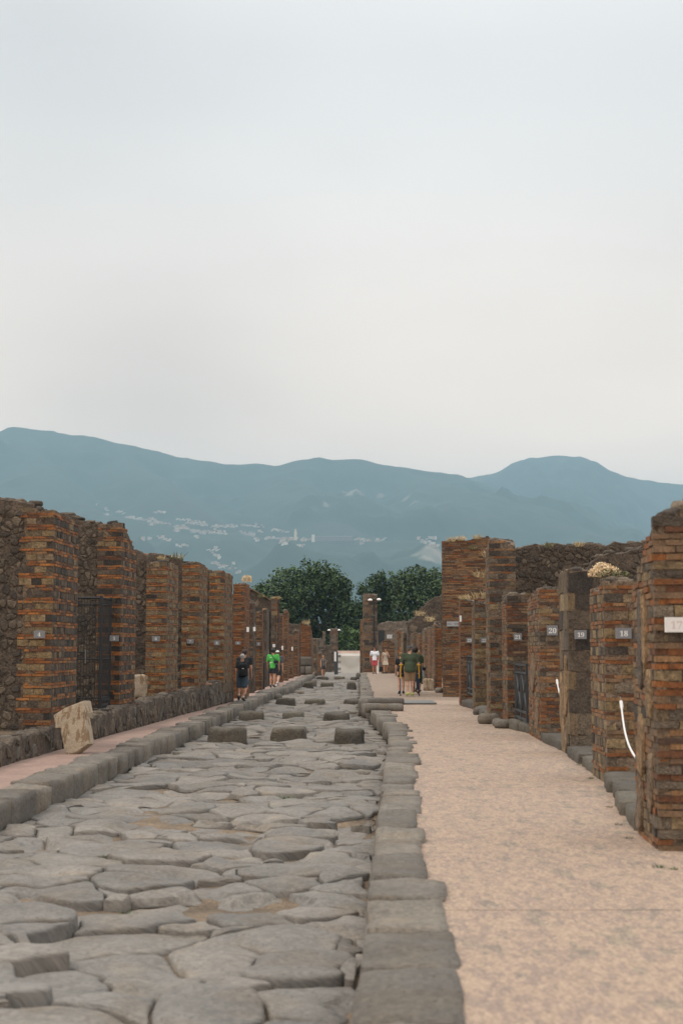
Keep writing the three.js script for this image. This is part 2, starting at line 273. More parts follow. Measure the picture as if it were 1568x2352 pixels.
// ---------- hills ----------
const P = (X, Y, d) => [xAt(X, d, Y), hAt(Y, d), d];
const ridges = [
  { s: 0.36, r: 60, w: 11, pts: [P(-700, 1010, 6300), P(-250, 1000, 6200), P(0, 991, 6100), P(26, 981, 6100), P(105, 987, 6100), P(165, 999, 6050), P(215, 1004, 6000), P(265, 1016, 6000), P(300, 1021, 6000), P(345, 1033, 6000), P(395, 1046, 6000), P(430, 1051, 6000), P(460, 1059, 6000), P(550, 1069, 6000), P(590, 1067, 6000), P(635, 1073, 6000), P(665, 1062, 6000), P(690, 1055, 6000), P(720, 1051, 6000), P(760, 1055, 6000), P(820, 1054, 6000), P(850, 1060, 6000), P(880, 1070, 6000), P(960, 1080, 6000), P(1000, 1083, 6000), P(1040, 1088, 6050), P(1090, 1104, 6100), P(1160, 1132, 6200), P(1300, 1170, 6300)] },
  { s: 0.34, r: 70, w: 9, pts: [P(1000, 1125, 7700), P(1075, 1097, 7600), P(1120, 1090, 7600), P(1150, 1081, 7600), P(1172, 1068, 7600), P(1190, 1058, 7600), P(1215, 1051, 7600), P(1270, 1047, 7600), P(1332, 1048, 7600), P(1352, 1056, 7600), P(1380, 1071, 7600), P(1410, 1085, 7600), P(1440, 1096, 7600), P(1470, 1101, 7600), P(1510, 1107, 7600), P(1568, 1111, 7600), P(1800, 1135, 7600), P(2300, 1150, 7600)] },
  { s: 0.27, r: 90, w: 9, pts: [P(940, 1092, 5900), P(1010, 1108, 5600), P(1080, 1130, 5300), P(1150, 1150, 5100), P(1220, 1173, 4950), P(1300, 1205, 4800), P(1360, 1228, 4700), P(1430, 1250, 4600), P(1600, 1300, 4500)] },
  { s: 0.25, r: 140, w: 10, pts: [P(-900, 1150, 4700), P(-300, 1165, 4600), P(100, 1172, 4500), P(280, 1190, 4400), P(440, 1218, 4300), P(620, 1232, 4250), P(760, 1243, 4200), P(900, 1246, 4200), P(1020, 1249, 4200), P(1200, 1275, 4200), P(1500, 1300, 4200), P(2200, 1330, 4200)] },
  { s: 0.30, r: 60, w: 9, pts: [P(250, 1030, 5900), P(330, 1085, 5400), P(400, 1140, 4900), P(470, 1185, 4600)] },
  { s: 0.30, r: 60, w: 9, pts: [P(650, 1080, 5900), P(700, 1120, 5400), P(740, 1180, 4900), P(790, 1225, 4500)] },
  { s: 0.30, r: 60, w: 9, pts: [P(60, 1000, 6000), P(90, 1060, 5500), P(130, 1120, 5000), P(200, 1170, 4600)] },
];
function hill(x, d) {
  let best = -60;
  for (const q of ridges) {
    let bd = 1e9, bh = 0;
    for (let i = 0; i < q.pts.length - 1; i++) {
      const a = q.pts[i], b = q.pts[i + 1], dx = b[0] - a[0], dz = b[2] - a[2], t = clamp(((x - a[0]) * dx + (d - a[2]) * dz) / (dx * dx + dz * dz), 0, 1), ex = x - a[0] - dx * t, ez = d - a[2] - dz * t, l = Math.hypot(ex, ez);
      if (l < bd) { bd = l; bh = a[1] + (b[1] - a[1]) * t; }
    }
    const e = Math.sqrt(bd * bd + q.r * q.r * 0.2) - q.r * 0.45, n = fbm3(x / 700, 1, d / 700, 51, 4) * Math.min(1, bd / 500) * 150 - Math.abs(fbm3(x / 420 + 3, 7, d / 900, 61, 3)) * Math.min(1, bd / 300) * 150 + fbm3(x / 150, 3, d / 150, 57, 3) * Math.min(1, bd / 420) * 84 + noise3(x / 46, 5, d / 46, 59) * 5;
    best = Math.max(best, bh - q.s * e + n);
  }
  return best;
}
function onHill(X, Y) { for (let d = 2300; d < 8600; d += 12) { const x = xAt(X, d, Y); if (hAt(Y, d) < hill(x, d)) return [x, hill(x, d), d]; } return null; }
{
  const nx = 400, nd = 250, x0 = -4600, x1 = 5200, d0 = 2100, d1 = 8700, pos = [], uv = [], idx = [];
  for (let j = 0; j <= nd; j++) for (let i = 0; i <= nx; i++) { const x = lerp(x0, x1, i / nx), d = lerp(d0, d1, j / nd); pos.push(x, hill(x, d), -d); uv.push(i / nx, j / nd); }
  for (let j = 0; j < nd; j++) for (let i = 0; i < nx; i++) { const a = j * (nx + 1) + i; idx.push(a, a + 1, a + nx + 1, a + 1, a + nx + 2, a + nx + 1); }
  const g = new THREE.BufferGeometry(); g.setAttribute('position', new THREE.Float32BufferAttribute(pos, 3)); g.setAttribute('uv', new THREE.Float32BufferAttribute(uv, 2)); g.setIndex(idx); g.computeVertexNormals();
  // bare rock, clearings and the quarry on the wooded slopes
  const bare = [[800, 1138, 55, 70], [822, 1128, 60, 45], [790, 1130, 30, 60], [872, 1142, 45, 40], [925, 1150, 50, 40], [950, 1155, 40, 30], [745, 1165, 20, 40], [985, 1275, 85, 60], [1000, 1266, 60, 60], [968, 1283, 60, 30]].map(([X, Y, w, l]) => [...(onHill(X, Y) ?? [0, 0, 1e5]), w, l]);
  const S = 1024, m = tex(S, (u, v, c) => {
    const x = lerp(x0, x1, u), d = lerp(d0, d1, v), f = fbm3(x / 60, 4, d / 60, 85, 3);
    let r = 0.207, g2 = 0.27, b = 0.225;
        for (const [bx, , bd, w, l] of bare) { const q = Math.hypot((x - bx) / w, (d - bd) / l) * 2.1 + 1.1 * fbm3(x / 30, 6, d / 30, 95, 3); if (q < 1.1) { const k = sstep(1.1, 0.6, q) * 0.6; r = lerp(r, 0.62, k); g2 = lerp(g2, 0.58, k); b = lerp(b, 0.54, k); } }
    const k = 1 + 0.10 * f; c[0] = r * k; c[1] = g2 * k; c[2] = b * k;
  });
  struct('hills', g, mat([1, 1, 1], { map: m, roughness: 1 }));
}
struct('plain', sheet(() => -5200, () => 5600, 235, 2700, (d) => -1.2 - 0.002 * (d - 235), 3, 20, 20), mat([0.07, 0.085, 0.05], { roughness: 1 }));

// ---------- ground, road bed, pavements ----------
struct('ground', sheet(() => -60, () => 60, -30, 240, (d) => -0.16 + dip(d), 3, 120, 30), M.earth);
const roll = (x, d) => 0.095 * fbm3(x * 0.75, 4, d * 0.75, 18, 2) + 0.02 * noise3(x * 2.1, 2, d * 2.1, 19);   // the worn roll of the whole road
const bedY = (d, x) => -0.058 + dip(d) + roll(x, d) + 0.026 * noise3(x * 1.3, 3, d * 1.3, 3);
struct('road_bed', sheet(() => -4.6, () => 2.2, 3, 104, bedY, 3, 500, 36), M.dirt);
struct('far_road', sheet((d) => roadL(d) - 3, (d) => roadR(d) + 4, 103.5, 232, (d) => -0.02 + dip(d), 2, 60, 6), mat([0.27, 0.25, 0.225], { map: T.lava, roughness: 0.9 }));
{
  const seams = [4, 9.72, 18.2, 31, 48.6, 106], w = thing('pavement', null); w.userData.kind = 'structure';
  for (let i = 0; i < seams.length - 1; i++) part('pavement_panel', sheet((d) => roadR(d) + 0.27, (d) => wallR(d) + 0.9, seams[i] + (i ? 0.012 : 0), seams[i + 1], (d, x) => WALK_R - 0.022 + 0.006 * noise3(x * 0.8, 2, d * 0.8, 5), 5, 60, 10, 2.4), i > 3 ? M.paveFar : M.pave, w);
  part('pavement_bed', sheet((d) => roadR(d) + 0.1, (d) => wallR(d) + 0.9, 4, 106, WALK_R - 0.04, 3, 40, 2), M.earth, w);
  struct('side_pavement', sheet((d) => plinthX(d) - 0.3, (d) => roadL(d) - 0.16, 4, 106, (d, x) => WALK_L - 0.012 + 0.008 * noise3(x, 2, d * 0.8, 6), 4, 120, 4), M.paveL);
  struct('raised_ground', sheet(() => -30, (d) => plinthX(d) - 0.25, 8, 49.2, (d, x) => plinthTop(d) - 0.05 + 0.03 * noise3(x * 2, 3, d * 2, 7), 3, 160, 20), M.earth);
  struct('yard_ground', sheet((d) => wallR(d) + 0.85, () => 30, 4, 106, (d, x) => WALK_R - 0.02 + 0.04 * noise3(x * 2, 3, d * 2, 8), 3, 120, 16), M.earth);
}
{ // paving stones
  const road = thing('road', null); road.userData.kind = 'structure';
  const rut = (x, d) => { const l = (roadL(d) + roadR(d)) / 2 + 0.12 * noise3(d * 0.25, 1, 0, 9); return Math.max(Math.exp(-(((x - l + 0.75) / 0.13) ** 2)), Math.exp(-(((x - l - 0.75) / 0.13) ** 2))) * 0.055 * (0.55 + 0.45 * noise3(d * 0.5, x > l ? 4 : 2, 1, 10)); };
  const bounds = (poly, a) => { const d = a[1], l = roadL(d) + 0.02, r = roadR(d) - 0.03, sl = (roadL(d + 1) - roadL(d - 1)) / 2, sr = (roadR(d + 1) - roadR(d - 1)) / 2; if (a[0] < l - 0.4 || a[0] > r + 0.4) return null; let p = clipHalf(poly, -1, sl, -l + sl * d); return p.length < 3 ? null : clipHalf(p, 1, -sr, r - sr * d); };
  const R = rng(77), all = [...cells(-4.4, 1.4, 4.5, 60, 0.64, 0.51, { seed: 12, jitter: 1.05, gap: 0.008, weight: 1.1, bounds }), ...cells(-3.6, 1.6, 60.0, 103, 0.7, 0.6, { seed: 13, jitter: 0.9, gap: 0.01, weight: 0.5, bounds })].sort((a, b) => a.c[1] - b.c[1]);
  const far = []; let n = 0;
  for (const k of all) {
    const d = k.c[1], near = d < 17, mid = d < 34, size = Math.sqrt(k.area), seed = ++n;
    let lift = (R() - 0.5) * 0.056 + 0.004; const tx = (R() - 0.5) * 0.06, ty = (R() - 0.5) * 0.08, low = R() < 0.05 ? -0.04 : 0;
    if (k.c[0] < -1.75 - 0.25 * noise3(d, 2, 1, 4) && d < 10.9) lift += 0.085;                                  // the raised corner
    const e = clamp(size * 0.065, 0.022, 0.040), dome = 0.004 + R() * 0.012;
    const fine = (x, y) => roll(x, y) + lift + low + tx * (x - k.c[0]) + ty * (y - k.c[1]) - rut(x, y) + 0.034 * fbm3(x * 2.2, seed, y * 2.2, 15, 3) + 0.007 * noise3(x * 9, seed, y * 9, 16) + 0.02 * sstep(0.7, 0, roadR(y) - x) * -1;
    const rings = near ? [[0, -0.14], [0.0, -0.05], [0.008, -0.016], [e * 0.4, 0.002], [e, 0.009], [1.18, 0.012], [1.36, 0.013 + dome * 0.4], [1.54, 0.014 + dome * 0.7], [1.76, 0.014 + dome]] : mid ? [[0, -0.14], [0.004, -0.035], [e * 0.5, 0.002], [e * 1.3, 0.012], [1.6, 0.014 + dome]] : [[0, -0.12], [0.006, -0.02], [e * 0.8, 0.004], [1.55, 0.012 + dome]];
    const g = pebble(k.poly, k.c, near ? 42 : mid ? 24 : 14, near ? 0.003 : 0.005, seed, rings, (x, y, h) => [x, h - 0.012 + dip(y) + (h > -0.02 ? 0 : roll(x, y)), -y], 2, seed * 0.31, fine, 1);
    if (n <= 300) part('paving_stone', g, pick(R, M.lava), road);
    else { const c = pick(R, M.lava).color, m = g.attributes.position.count, a = new Float32Array(m * 3); for (let i = 0; i < m; i++) { a[i * 3] = c.r; a[i * 3 + 1] = c.g; a[i * 3 + 2] = c.b; } g.setAttribute('color', new THREE.BufferAttribute(a, 3)); far.push(g); }
  }
  part('distant_paving', mergeGeometries(far), mat([1, 1, 1], { vertexColors: true, map: T.lava, bumpMap: T.lavaBump, bumpScale: 0.012, roughness: 0.85 }), road, 'stuff');
}
function kerb(name, edge, side, d0, d1, top, seed, lmin, lmax, wide, outlet) { // kerb stones in a row
  const k = thing(name, null); k.userData.kind = 'structure'; const R = rng(seed);
  for (let d = d0; d < d1;) {
    const l = lerp(lmin, lmax, R()) * (side > 0 && d < 16 ? 1.35 : 1), w = wide * (0.82 + 0.40 * R()), h = 0.42 + (R() - 0.5) * 0.05, m = d + l / 2, a = Math.atan((edge(d + l) - edge(d)) / l);
    const g = worn(w, h, l - 0.006, { r: 0.03 + R() * 0.025, n: 0.015 + R() * 0.015, f: 3.4, seed: seed + d, seg: d < 22 ? 0.09 : 0.16 });
    const o = part('kerb_stone', g, pick(R, M.kerb), k); o.position.set((edge(d) + edge(d + l)) / 2 + side * (w / 2 - 0.03 + R() * 0.02), top - h + 0.014 + (R() - 0.4) * 0.025 + dip(m), -m); o.rotation.y = -a + (R() - 0.5) * 0.035; o.rotation.z = (R() - 0.5) * 0.025;
    d += l;
  }
}
kerb('left_kerb', roadL, -1, 8, 100, WALK_L, 201, 0.6, 1.35, 0.52);
kerb('right_kerb', roadR, 1, 5.5, 100, WALK_R, 233, 0.55, 1.2, 0.46);

// ---------- masonry ----------
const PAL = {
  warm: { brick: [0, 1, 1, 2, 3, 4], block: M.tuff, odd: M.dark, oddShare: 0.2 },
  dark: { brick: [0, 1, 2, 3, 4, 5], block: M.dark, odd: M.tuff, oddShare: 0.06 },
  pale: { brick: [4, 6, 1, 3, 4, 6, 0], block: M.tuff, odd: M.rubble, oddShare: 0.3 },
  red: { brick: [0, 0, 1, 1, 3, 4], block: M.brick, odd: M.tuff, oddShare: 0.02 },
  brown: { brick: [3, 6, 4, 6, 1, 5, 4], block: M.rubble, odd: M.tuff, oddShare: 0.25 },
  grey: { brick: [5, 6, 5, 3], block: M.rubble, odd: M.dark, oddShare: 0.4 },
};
// a pier: front face towards the camera (t wide), street face (L long); local x runs away from the street, z towards the camera
function pier(o) {
  const { side, t, L, h, pattern = 'mixed', front = PAL.warm, street = PAL.dark, seed = 1, most = 300, ragged = 0.12, cap = 9, coarse = 1, core = M.mortar, turn = 0, y0 = 0.3, tooth = 0, chaos = 1 } = o;
  const g = thing(o.name ?? 'pier', o.label, o.category ?? 'pier', [o.x, y0, -o.d], turn, o.group), R = rng(seed * 17 + 3), bits = new Pieces();
  const topAt = (q) => h + 0.35 * ragged - ragged * (0.5 + 0.5 * noise3(q * 2.2, seed, 1, 23)) - (o.fall ? o.fall(q) : 0);   // q: 0 at the corner, + along the street, - across the front
  let y = 0, row = 0;
  while (y < h) {
    let type, hh; const ph = pattern === 'mixed' ? row % 3 : pattern === 'mixed1' ? row % 2 : 1;
    if (pattern === 'brick' || pattern === 'roman') { type = 'b'; hh = 0.036 * coarse; }
    else if (pattern === 'block') { type = 't'; hh = 0.26 + R() * 0.12; }
    else if (pattern === 'small') { type = R() < 0.22 ? 't' : 'b'; hh = type === 't' ? 0.06 + R() * 0.04 : 0.045 + R() * 0.01; hh *= coarse; }
    else if (pattern === 'rough') { type = R() < 0.42 ? 't' : 'b'; hh = type === 't' ? 0.09 + R() * 0.07 : 0.045; hh *= coarse; }
    else { type = ph === 0 ? 't' : 'b'; hh = (ph === 0 ? 0.108 + 0.016 * R() : 0.043) * coarse; }
    const joint = 0.011 * coarse;
    for (const face of ['front', 'street']) {
      const pal = face === 'front' ? front : street, span = face === 'front' ? t : L, own = (row % 2 === 0) === (face === 'front');
      let u = own ? 0 : 0.11; if (face === 'front' && tooth && row % 8 < 4) u = u; const end = span + (face === 'front' && tooth ? (Math.floor(row / 4) % 2 ? tooth : 0) : 0);
      while (u < end - 0.03) {
        let len = type === 'b' ? (0.17 + R() * 0.16) : pattern === 'block' ? 0.35 + R() * 0.4 : (face === 'street' ? 0.12 + R() * 0.12 : 0.17 + R() * 0.16); len *= type === 'b' ? Math.min(coarse, 1.6) : coarse; if (end - u - len < 0.07) len = end - u;
        const mid = u + len / 2, gone = R() < 0.012 * chaos || (o.hole && o.hole(face, mid, y + hh / 2));
        if (y + hh < topAt(face === 'front' ? -mid : mid) && !gone) {
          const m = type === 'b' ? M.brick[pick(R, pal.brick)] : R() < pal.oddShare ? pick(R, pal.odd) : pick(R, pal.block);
          const out = ((R() - 0.5) * 0.010 + (type === 't' && pal === PAL.warm ? -0.005 : 0) + (R() < 0.05 ? -0.02 : 0)) * Math.min(chaos, 1.6), dep = 0.13, hv = hh * (0.94 + 0.1 * R());
          const w = len - joint, big = hh * w * (face === 'front' ? 1.6 : 0.7) * (1.3 - 0.25 * mid / span);
          const box = type === 'b' ? BOX : pattern === 'block' ? BOXB : BOXT;
          if (face === 'front') bits.add(pick(R, box), m, side * mid, y + hh / 2 + (R() - 0.5) * 0.008 * chaos, -dep / 2 + 0.004 + out, w, hv, dep, 0, (R() - 0.5) * 0.02 * chaos, 0, big);
          else bits.add(pick(R, box), m, side * (dep / 2 - 0.004 - out), y + hh / 2 + (R() - 0.5) * 0.008 * chaos, -mid, w, hv, dep, Math.PI / 2, (R() - 0.5) * 0.02 * chaos, 0, big);
        }
        u += len;
      }
    }
    y += hh + joint; row++;
  }
  bits.build(pattern === 'block' ? 'stone' : 'brick', g, most, 'brickwork');
  { // core, its top follows the broken edge
    const n = 10, pos = [], idx = [], uv = [], w = t + tooth * 0.4, x0 = 0.007, top = [];
    for (let i = 0; i <= n; i++) for (let j = 0; j <= n; j++) { const a = i / n, b = j / n, q = a < 0.02 ? b * L : -a * t * (1 - b) + b * L; top.push([side * lerp(x0, w, a), Math.max(0.1, topAt(q) - 0.02 + 0.035 * noise3(a * 5, b * 7, seed, 29)), -lerp(x0, L, b)]); }
    const N = n + 1; top.forEach((p) => { pos.push(...p); uv.push(p[0] / 1.5, p[2] / 1.5); });
    for (let i = 0; i < n; i++) for (let j = 0; j < n; j++) { const a = i * N + j; idx.push(a, a + N, a + 1, a + 1, a + N, a + N + 1); }
    const edge = []; for (let i = 0; i <= n; i++) edge.push(i * N); for (let j = 1; j <= n; j++) edge.push(n * N + j); for (let i = n - 1; i >= 0; i--) edge.push(i * N + n); for (let j = n - 1; j >= 0; j--) edge.push(j);
    let s = 0; edge.forEach((e, k) => { const p = top[e], q = top[edge[Math.max(0, k - 1)]]; s += Math.hypot(p[0] - q[0], p[2] - q[2]); pos.push(...p, p[0], -0.3, p[2]); uv.push(s / 1.5, p[1] / 1.5, s / 1.5, -0.2); });
    const b0 = N * N; for (let k = 0; k < edge.length - 1; k++) { const a = b0 + k * 2; idx.push(a, a + 1, a + 2, a + 2, a + 1, a + 3); }
    const q = new THREE.BufferGeometry(); q.setAttribute('position', new THREE.Float32BufferAttribute(pos, 3)); q.setAttribute('uv', new THREE.Float32BufferAttribute(uv, 2)); q.setIndex(idx); q.computeVertexNormals();
    part('core', q, core, g);
  }
  const caps = new Pieces();
  for (let k = 0; k < cap; k++) { const q = R(), on = R() < 0.45, s = 0.09 + R() * 0.13, u = on ? s * 0.6 + R() * Math.max(0, t - s * 1.2) : s * 0.55 + R() * 0.06, z = on ? s * 0.55 + R() * 0.08 : s * 0.6 + R() * Math.max(0, L - s * 1.2); caps.add(pick(R, LUMP), pick(R, q < 0.55 ? M.rubble : q < 0.9 ? M.dark : M.brick.slice(3)), side * u, topAt(on ? -u : z) - 0.05 + s * 0.1, -z, s * (0.95 + R() * 0.6), s * (0.6 + R() * 0.5), s * (0.95 + R() * 0.6), R() * 6.3, (R() - 0.5) * 0.4, 0, s); }
  for (let k = 0; k < cap * 3; k++) { const s = 0.07 + R() * 0.12, u = s * 0.6 + R() * Math.max(0, t - s * 1.2), z = s * 0.6 + R() * Math.max(0, L - s * 1.2), a = u / t, c = z / L; caps.add(pick(R, LUMP), pick(R, R() < 0.7 ? M.rubble : M.dark), side * u, topAt(c < 0.02 ? -u : -a * t * (1 - c) + c * L) - 0.05 + s * 0.08, -z, s * 1.3, s * (0.6 + R() * 0.4), s * 1.3, R() * 6.3, (R() - 0.5) * 0.4, 0, s * 0.4); }
  caps.build('cap_stone', g, cap, 'cap_rubble');
  return g;
}
// a rubble wall whose face looks at the camera (or, turned, at the street); local x along it from x = 0 to w, top(x) its broken outline
function rubbleWall(o) {
  const { w, y0 = 0, thick = 0.45, top, seed = 1, most = 200, cell = 0.24, core = M.mortarDark, tones = M.rubble, proud = 0.015, cap = 12, n = 9 } = o;
  const g = thing(o.name ?? 'rubble_wall', o.label, o.category ?? 'wall', o.at, o.turn ?? 0, o.group), R = rng(seed * 31 + 1);
  const N = Math.max(8, Math.round(w / 0.12)), pos = [], uv = [], idx = [], tp = (x) => top(x) + 0.05 * noise3(x * 6, seed, 2, 41) + 0.03 * noise3(x * 17, seed, 2, 43);
  for (let i = 0; i <= N; i++) { const x = (i / N) * w, h = tp(x); for (const [y, z] of [[-0.3, 0], [h - 0.04, 0], [h, -0.06], [h + 0.02 * noise3(x * 5, 1, seed, 3), -thick + 0.05], [h - 0.05, -thick], [-0.3, -thick]]) { pos.push(x, y, z); uv.push(x / 1.5, (y - z) / 1.5); } }
  for (let i = 0; i < N; i++) for (let k = 0; k < 5; k++) { const a = i * 6 + k; idx.push(a, a + 6, a + 1, a + 1, a + 6, a + 7); }
  for (const e of [0, N * 6]) idx.push(e, e + 1, e + 2, e, e + 2, e + 3, e, e + 3, e + 4, e, e + 4, e + 5);
  const q = new THREE.BufferGeometry(); q.setAttribute('position', new THREE.Float32BufferAttribute(pos, 3)); q.setAttribute('uv', new THREE.Float32BufferAttribute(uv, 2)); q.setIndex(idx); q.computeVertexNormals(); part('core', q, core, g);
  let hm = 0; for (let i = 0; i <= 40; i++) hm = Math.max(hm, top((i / 40) * w));
  const list = cells(0, w, 0, hm, cell, cell * 0.72, { seed: seed + 5, jitter: 1.15, gap: cell * 0.15, weight: 1.0 }).filter((k) => k.poly.every((p) => p[1] < tp(p[0]) - 0.01) && !(o.hole && o.hole(k.c[0], k.c[1])) && R() > 0.16).sort((a, b) => b.area - a.area), rest = [];
  list.forEach((k, i) => {
    const e = Math.sqrt(k.area) * 0.2, pr = proud * (0.5 + R()), geo = pebble(k.poly, k.c, n, cell * 0.2, i + seed, [[0, -0.02], [e * 0.25, pr * 0.8], [e * 0.9, pr]], (x, y, h) => [x, y, h], 1, i * 0.17, (x, y) => 0.012 * noise3(x * 14, y * 14, i, 6)), m = pick(R, tones);
    if (i < most) part('stone', geo, m, g); else { const c = m.color, cnt = geo.attributes.position.count, a = new Float32Array(cnt * 3); for (let v = 0; v < cnt; v++) { a[v * 3] = c.r; a[v * 3 + 1] = c.g; a[v * 3 + 2] = c.b; } geo.setAttribute('color', new THREE.BufferAttribute(a, 3)); rest.push(geo); }
  });
  if (rest.length) part('stonework', mergeGeometries(rest), M.stuff, g, 'stuff');
  const caps = new Pieces(); for (let k = 0; k < cap * w; k++) { const x = R() * w, s = 0.07 + R() * R() * 0.17; caps.add(pick(R, LUMP), pick(R, R() < 0.06 ? M.brick : tones), x, tp(x) - 0.03 + s * 0.1, -0.02 - s * 0.5 - R() * (thick - 0.1 - s), s * (1 + R()), s * 0.7, s * (1 + R()), R() * 6.3, 0, 0, s); }
  caps.build('cap_stone', g, 20, 'cap_rubble');
  return g;
}
const words = { 4: 'four', 5: 'five', 6: 'six', 7: 'seven', 8: 'eight', 9: 'nine', 1: 'one', 17: 'seventeen', 18: 'eighteen', 19: 'nineteen', 20: 'twenty', 21: 'twenty one', 22: 'twenty two', 23: 'twenty three' };

// ---------- left side ----------
rubbleWall({ name: 'plinth', label: 'low plinth of rough rubble running along under the left row of piers', category: 'plinth', at: [plinthX(14), WALK_L, -14], turn: Math.PI / 2 - Math.atan((plinthX(24.8) - plinthX(14)) / 10.8), w: 10.85, thick: 0.42, top: (x) => plinthTop(14 + x) - WALK_L, seed: 3, most: 170, cell: 0.25, n: 10, cap: 5, tones: [...M.rubble, M.kerb[0], M.kerb[2]] });
rubbleWall({ name: 'plinth', label: 'long dark plinth of small upright stones under the piers beyond the marble block', category: 'plinth', at: [plinthX(24.8), WALK_L, -24.8], turn: Math.PI / 2 - Math.atan((plinthX(36.8) - plinthX(24.8)) / 12), w: 12.02, thick: 0.42, top: (x) => plinthTop(24.8 + x) - WALK_L, seed: 4, most: 250, cell: 0.25, n: 9, cap: 5, tones: [...M.rubble, M.kerb[0], M.kerb[2]] });
rubbleWall({ name: 'plinth', label: 'far end of the left plinth, tall and dark, beside the two black-shirted walkers', category: 'plinth', at: [plinthX(36.8), WALK_L, -36.8], turn: Math.PI / 2 - Math.atan((plinthX(48.2) - plinthX(36.8)) / 11.4), w: 11.42, thick: 0.42, top: (x) => plinthTop(36.8 + x) - WALK_L, seed: 6, most: 200, cell: 0.26, n: 8, cap: 5, tones: [...M.rubble, M.kerb[0], M.kerb[2]] });

const leftPiers = [ // number, corner X, left X, right X, top Y, d, base Y, seed, look
  [4, 117, 58, 176, 1166, 24.85, 1672, 1, 'broad orange banded brick pier nearest on the left, bearing the plaque four'],
  [5, 275, 222, 310, 1199, 31.4, 1629, 2, 'orange and grey banded pier just beyond the iron gate, stepped at its top'],
  [6, 380, 336, 408, 1287, 36.9, 1598, 3, 'pale tuff and brick pier with a pitted foot, bearing the plaque six'],
  [7, 456, 418, 475, 1292, 41.1, 1579, 4, 'narrow tuff and brick pier with a rounded top, bearing the plaque seven'],
  [8, 513, 481, 533, 1313, 45.5, 1563, 5, 'narrow tuff and brick pier at the end of the plinth, bearing the plaque eight'],
];
const pierAt = {};
for (const [num, X, Xl, Xr, Yt, d, Yb, seed, label] of leftPiers) {
  const x = xAt(X, d, 1550), y0 = plinthTop(d) - 0.06, t = xAt(X, d) - xAt(Xl, d) + 0.03, sl = (plinthX(d + 3) - plinthX(d)) / 3;
  let L = 0.5; while (xAt(Xr, d + L) > x + sl * L && L < 3.2) L += 0.05;
  pierAt[num] = { x, d, t, L, y0 };
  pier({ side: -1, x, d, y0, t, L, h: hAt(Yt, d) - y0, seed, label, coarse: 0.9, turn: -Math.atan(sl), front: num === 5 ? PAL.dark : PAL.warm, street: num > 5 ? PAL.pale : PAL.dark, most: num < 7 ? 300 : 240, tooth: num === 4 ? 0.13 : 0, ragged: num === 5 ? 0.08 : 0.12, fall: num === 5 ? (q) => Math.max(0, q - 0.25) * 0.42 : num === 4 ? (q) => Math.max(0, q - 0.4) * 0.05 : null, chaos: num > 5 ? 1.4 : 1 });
}
{ // walls behind the piers, across the shops
  const W = (num, Xl, Xr, d, prof, seed, label, o = {}) => { const x0 = xAt(Xl, d), w = xAt(Xr, d) - x0, y0 = plinthTop(d) - 0.1; return rubbleWall({ label, at: [x0, y0, -d], w, seed, top: (x) => { const X = Xl + (x / w) * (Xr - Xl); let i = 0; while (i < prof.length - 2 && X > prof[i + 1][0]) i++; return hAt(lerp(prof[i][1], prof[i + 1][1], clamp((X - prof[i][0]) / (prof[i + 1][0] - prof[i][0]), 0, 1)), d) - y0; }, ...o }); };
  W(4, -420, 72, 24.895, [[-420, 1120], [-60, 1136], [0, 1143], [40, 1146], [60, 1149], [72, 1154]], 21, 'tall dark rubble wall at the left edge with a socket hole', { most: 300, cell: 0.135, n: 8, proud: 0.018 });
  W(5, 40, 226, 31.5, [[40, 1150], [150, 1182], [165, 1188], [190, 1196], [226, 1199]], 22, 'rubble cross wall seen above and through the iron gate', { most: 260, cell: 0.14 });
  W(6, 225, 340, 37.05, [[225, 1258], [310, 1266], [325, 1272], [340, 1277]], 23, 'shadowed rubble cross wall between the piers five and six', { most: 200, cell: 0.15 });
  W(7, 340, 420, 41.25, [[340, 1270], [400, 1282], [420, 1288]], 24, 'narrow strip of rubble wall between the piers six and seven', { most: 50, cell: 0.26 });
  W(8, 430, 484, 45.7, [[430, 1295], [484, 1308]], 25, 'narrow strip of rubble wall between the piers seven and eight', { most: 40, cell: 0.26 });
}
const farLeft = [ // Xl, corner X, Xr, top Y, d, pattern, front, street, base Y or walk level, label, opts
  [534.6, 561, 572, 1338, 51, 'brick', 'red', 'red', 'tall slim pier all of thin red brick with a dried bush on top', { most: 300, coarse: 1.25, cap: 3 }],
  [573, 581, 586, 1386, 57, 'rough', 'grey', 'grey', 'grey stone pier patched with brick just past the red brick pier', {}],
  [587, 602, 604, 1405, 61, 'brick', 'brown', 'red', 'low brown brick pier bearing the plaque one', { most: 120 }],
  [604, 612, 620, 1399, 67, 'block', 'grey', 'grey', 'weathered grey pier of tall stone blocks beside the black post', {}],
  [620, 636, 641, 1374, 71.5, 'rough', 'brown', 'red', 'crumbling rubble pier with a sharp brick edge behind the green shirt', {}],
  [642, 648, 651, 1411, 75, 'brick', 'brown', 'red', 'thin brick pier carrying a small white notice', {}],
  [651, 660, 663, 1403, 79, 'brick', 'brown', 'red', 'brick pier standing highest beyond the white capped walker', {}],
  [663, 671, 674, 1456, 85, 'brick', 'brown', 'red', 'low brick pier with rubble heaped on top', {}],
  [675, 684, 687, 1450, 91, 'brick', 'brown', 'red', 'low brick pier just before the big brick block', {}],
  [686, 714, 719, 1432, 97, 'brick', 'red', 'brown', 'big brick block with a rounded shoulder on dark stone base blocks', { fall: (q) => q > 0 ? 0.5 * q : Math.max(0, 0.35 + q) * 1.1, ragged: 0.3 }],
  [719, 727, 730, 1468, 112, 'rough', 'brown', 'brown', 'worn brick pier past the big brick block', {}],
  [730, 737, 740, 1500, 118, 'brick', 'red', 'brown', 'short brick pier behind the woman in the grey top', {}],
];
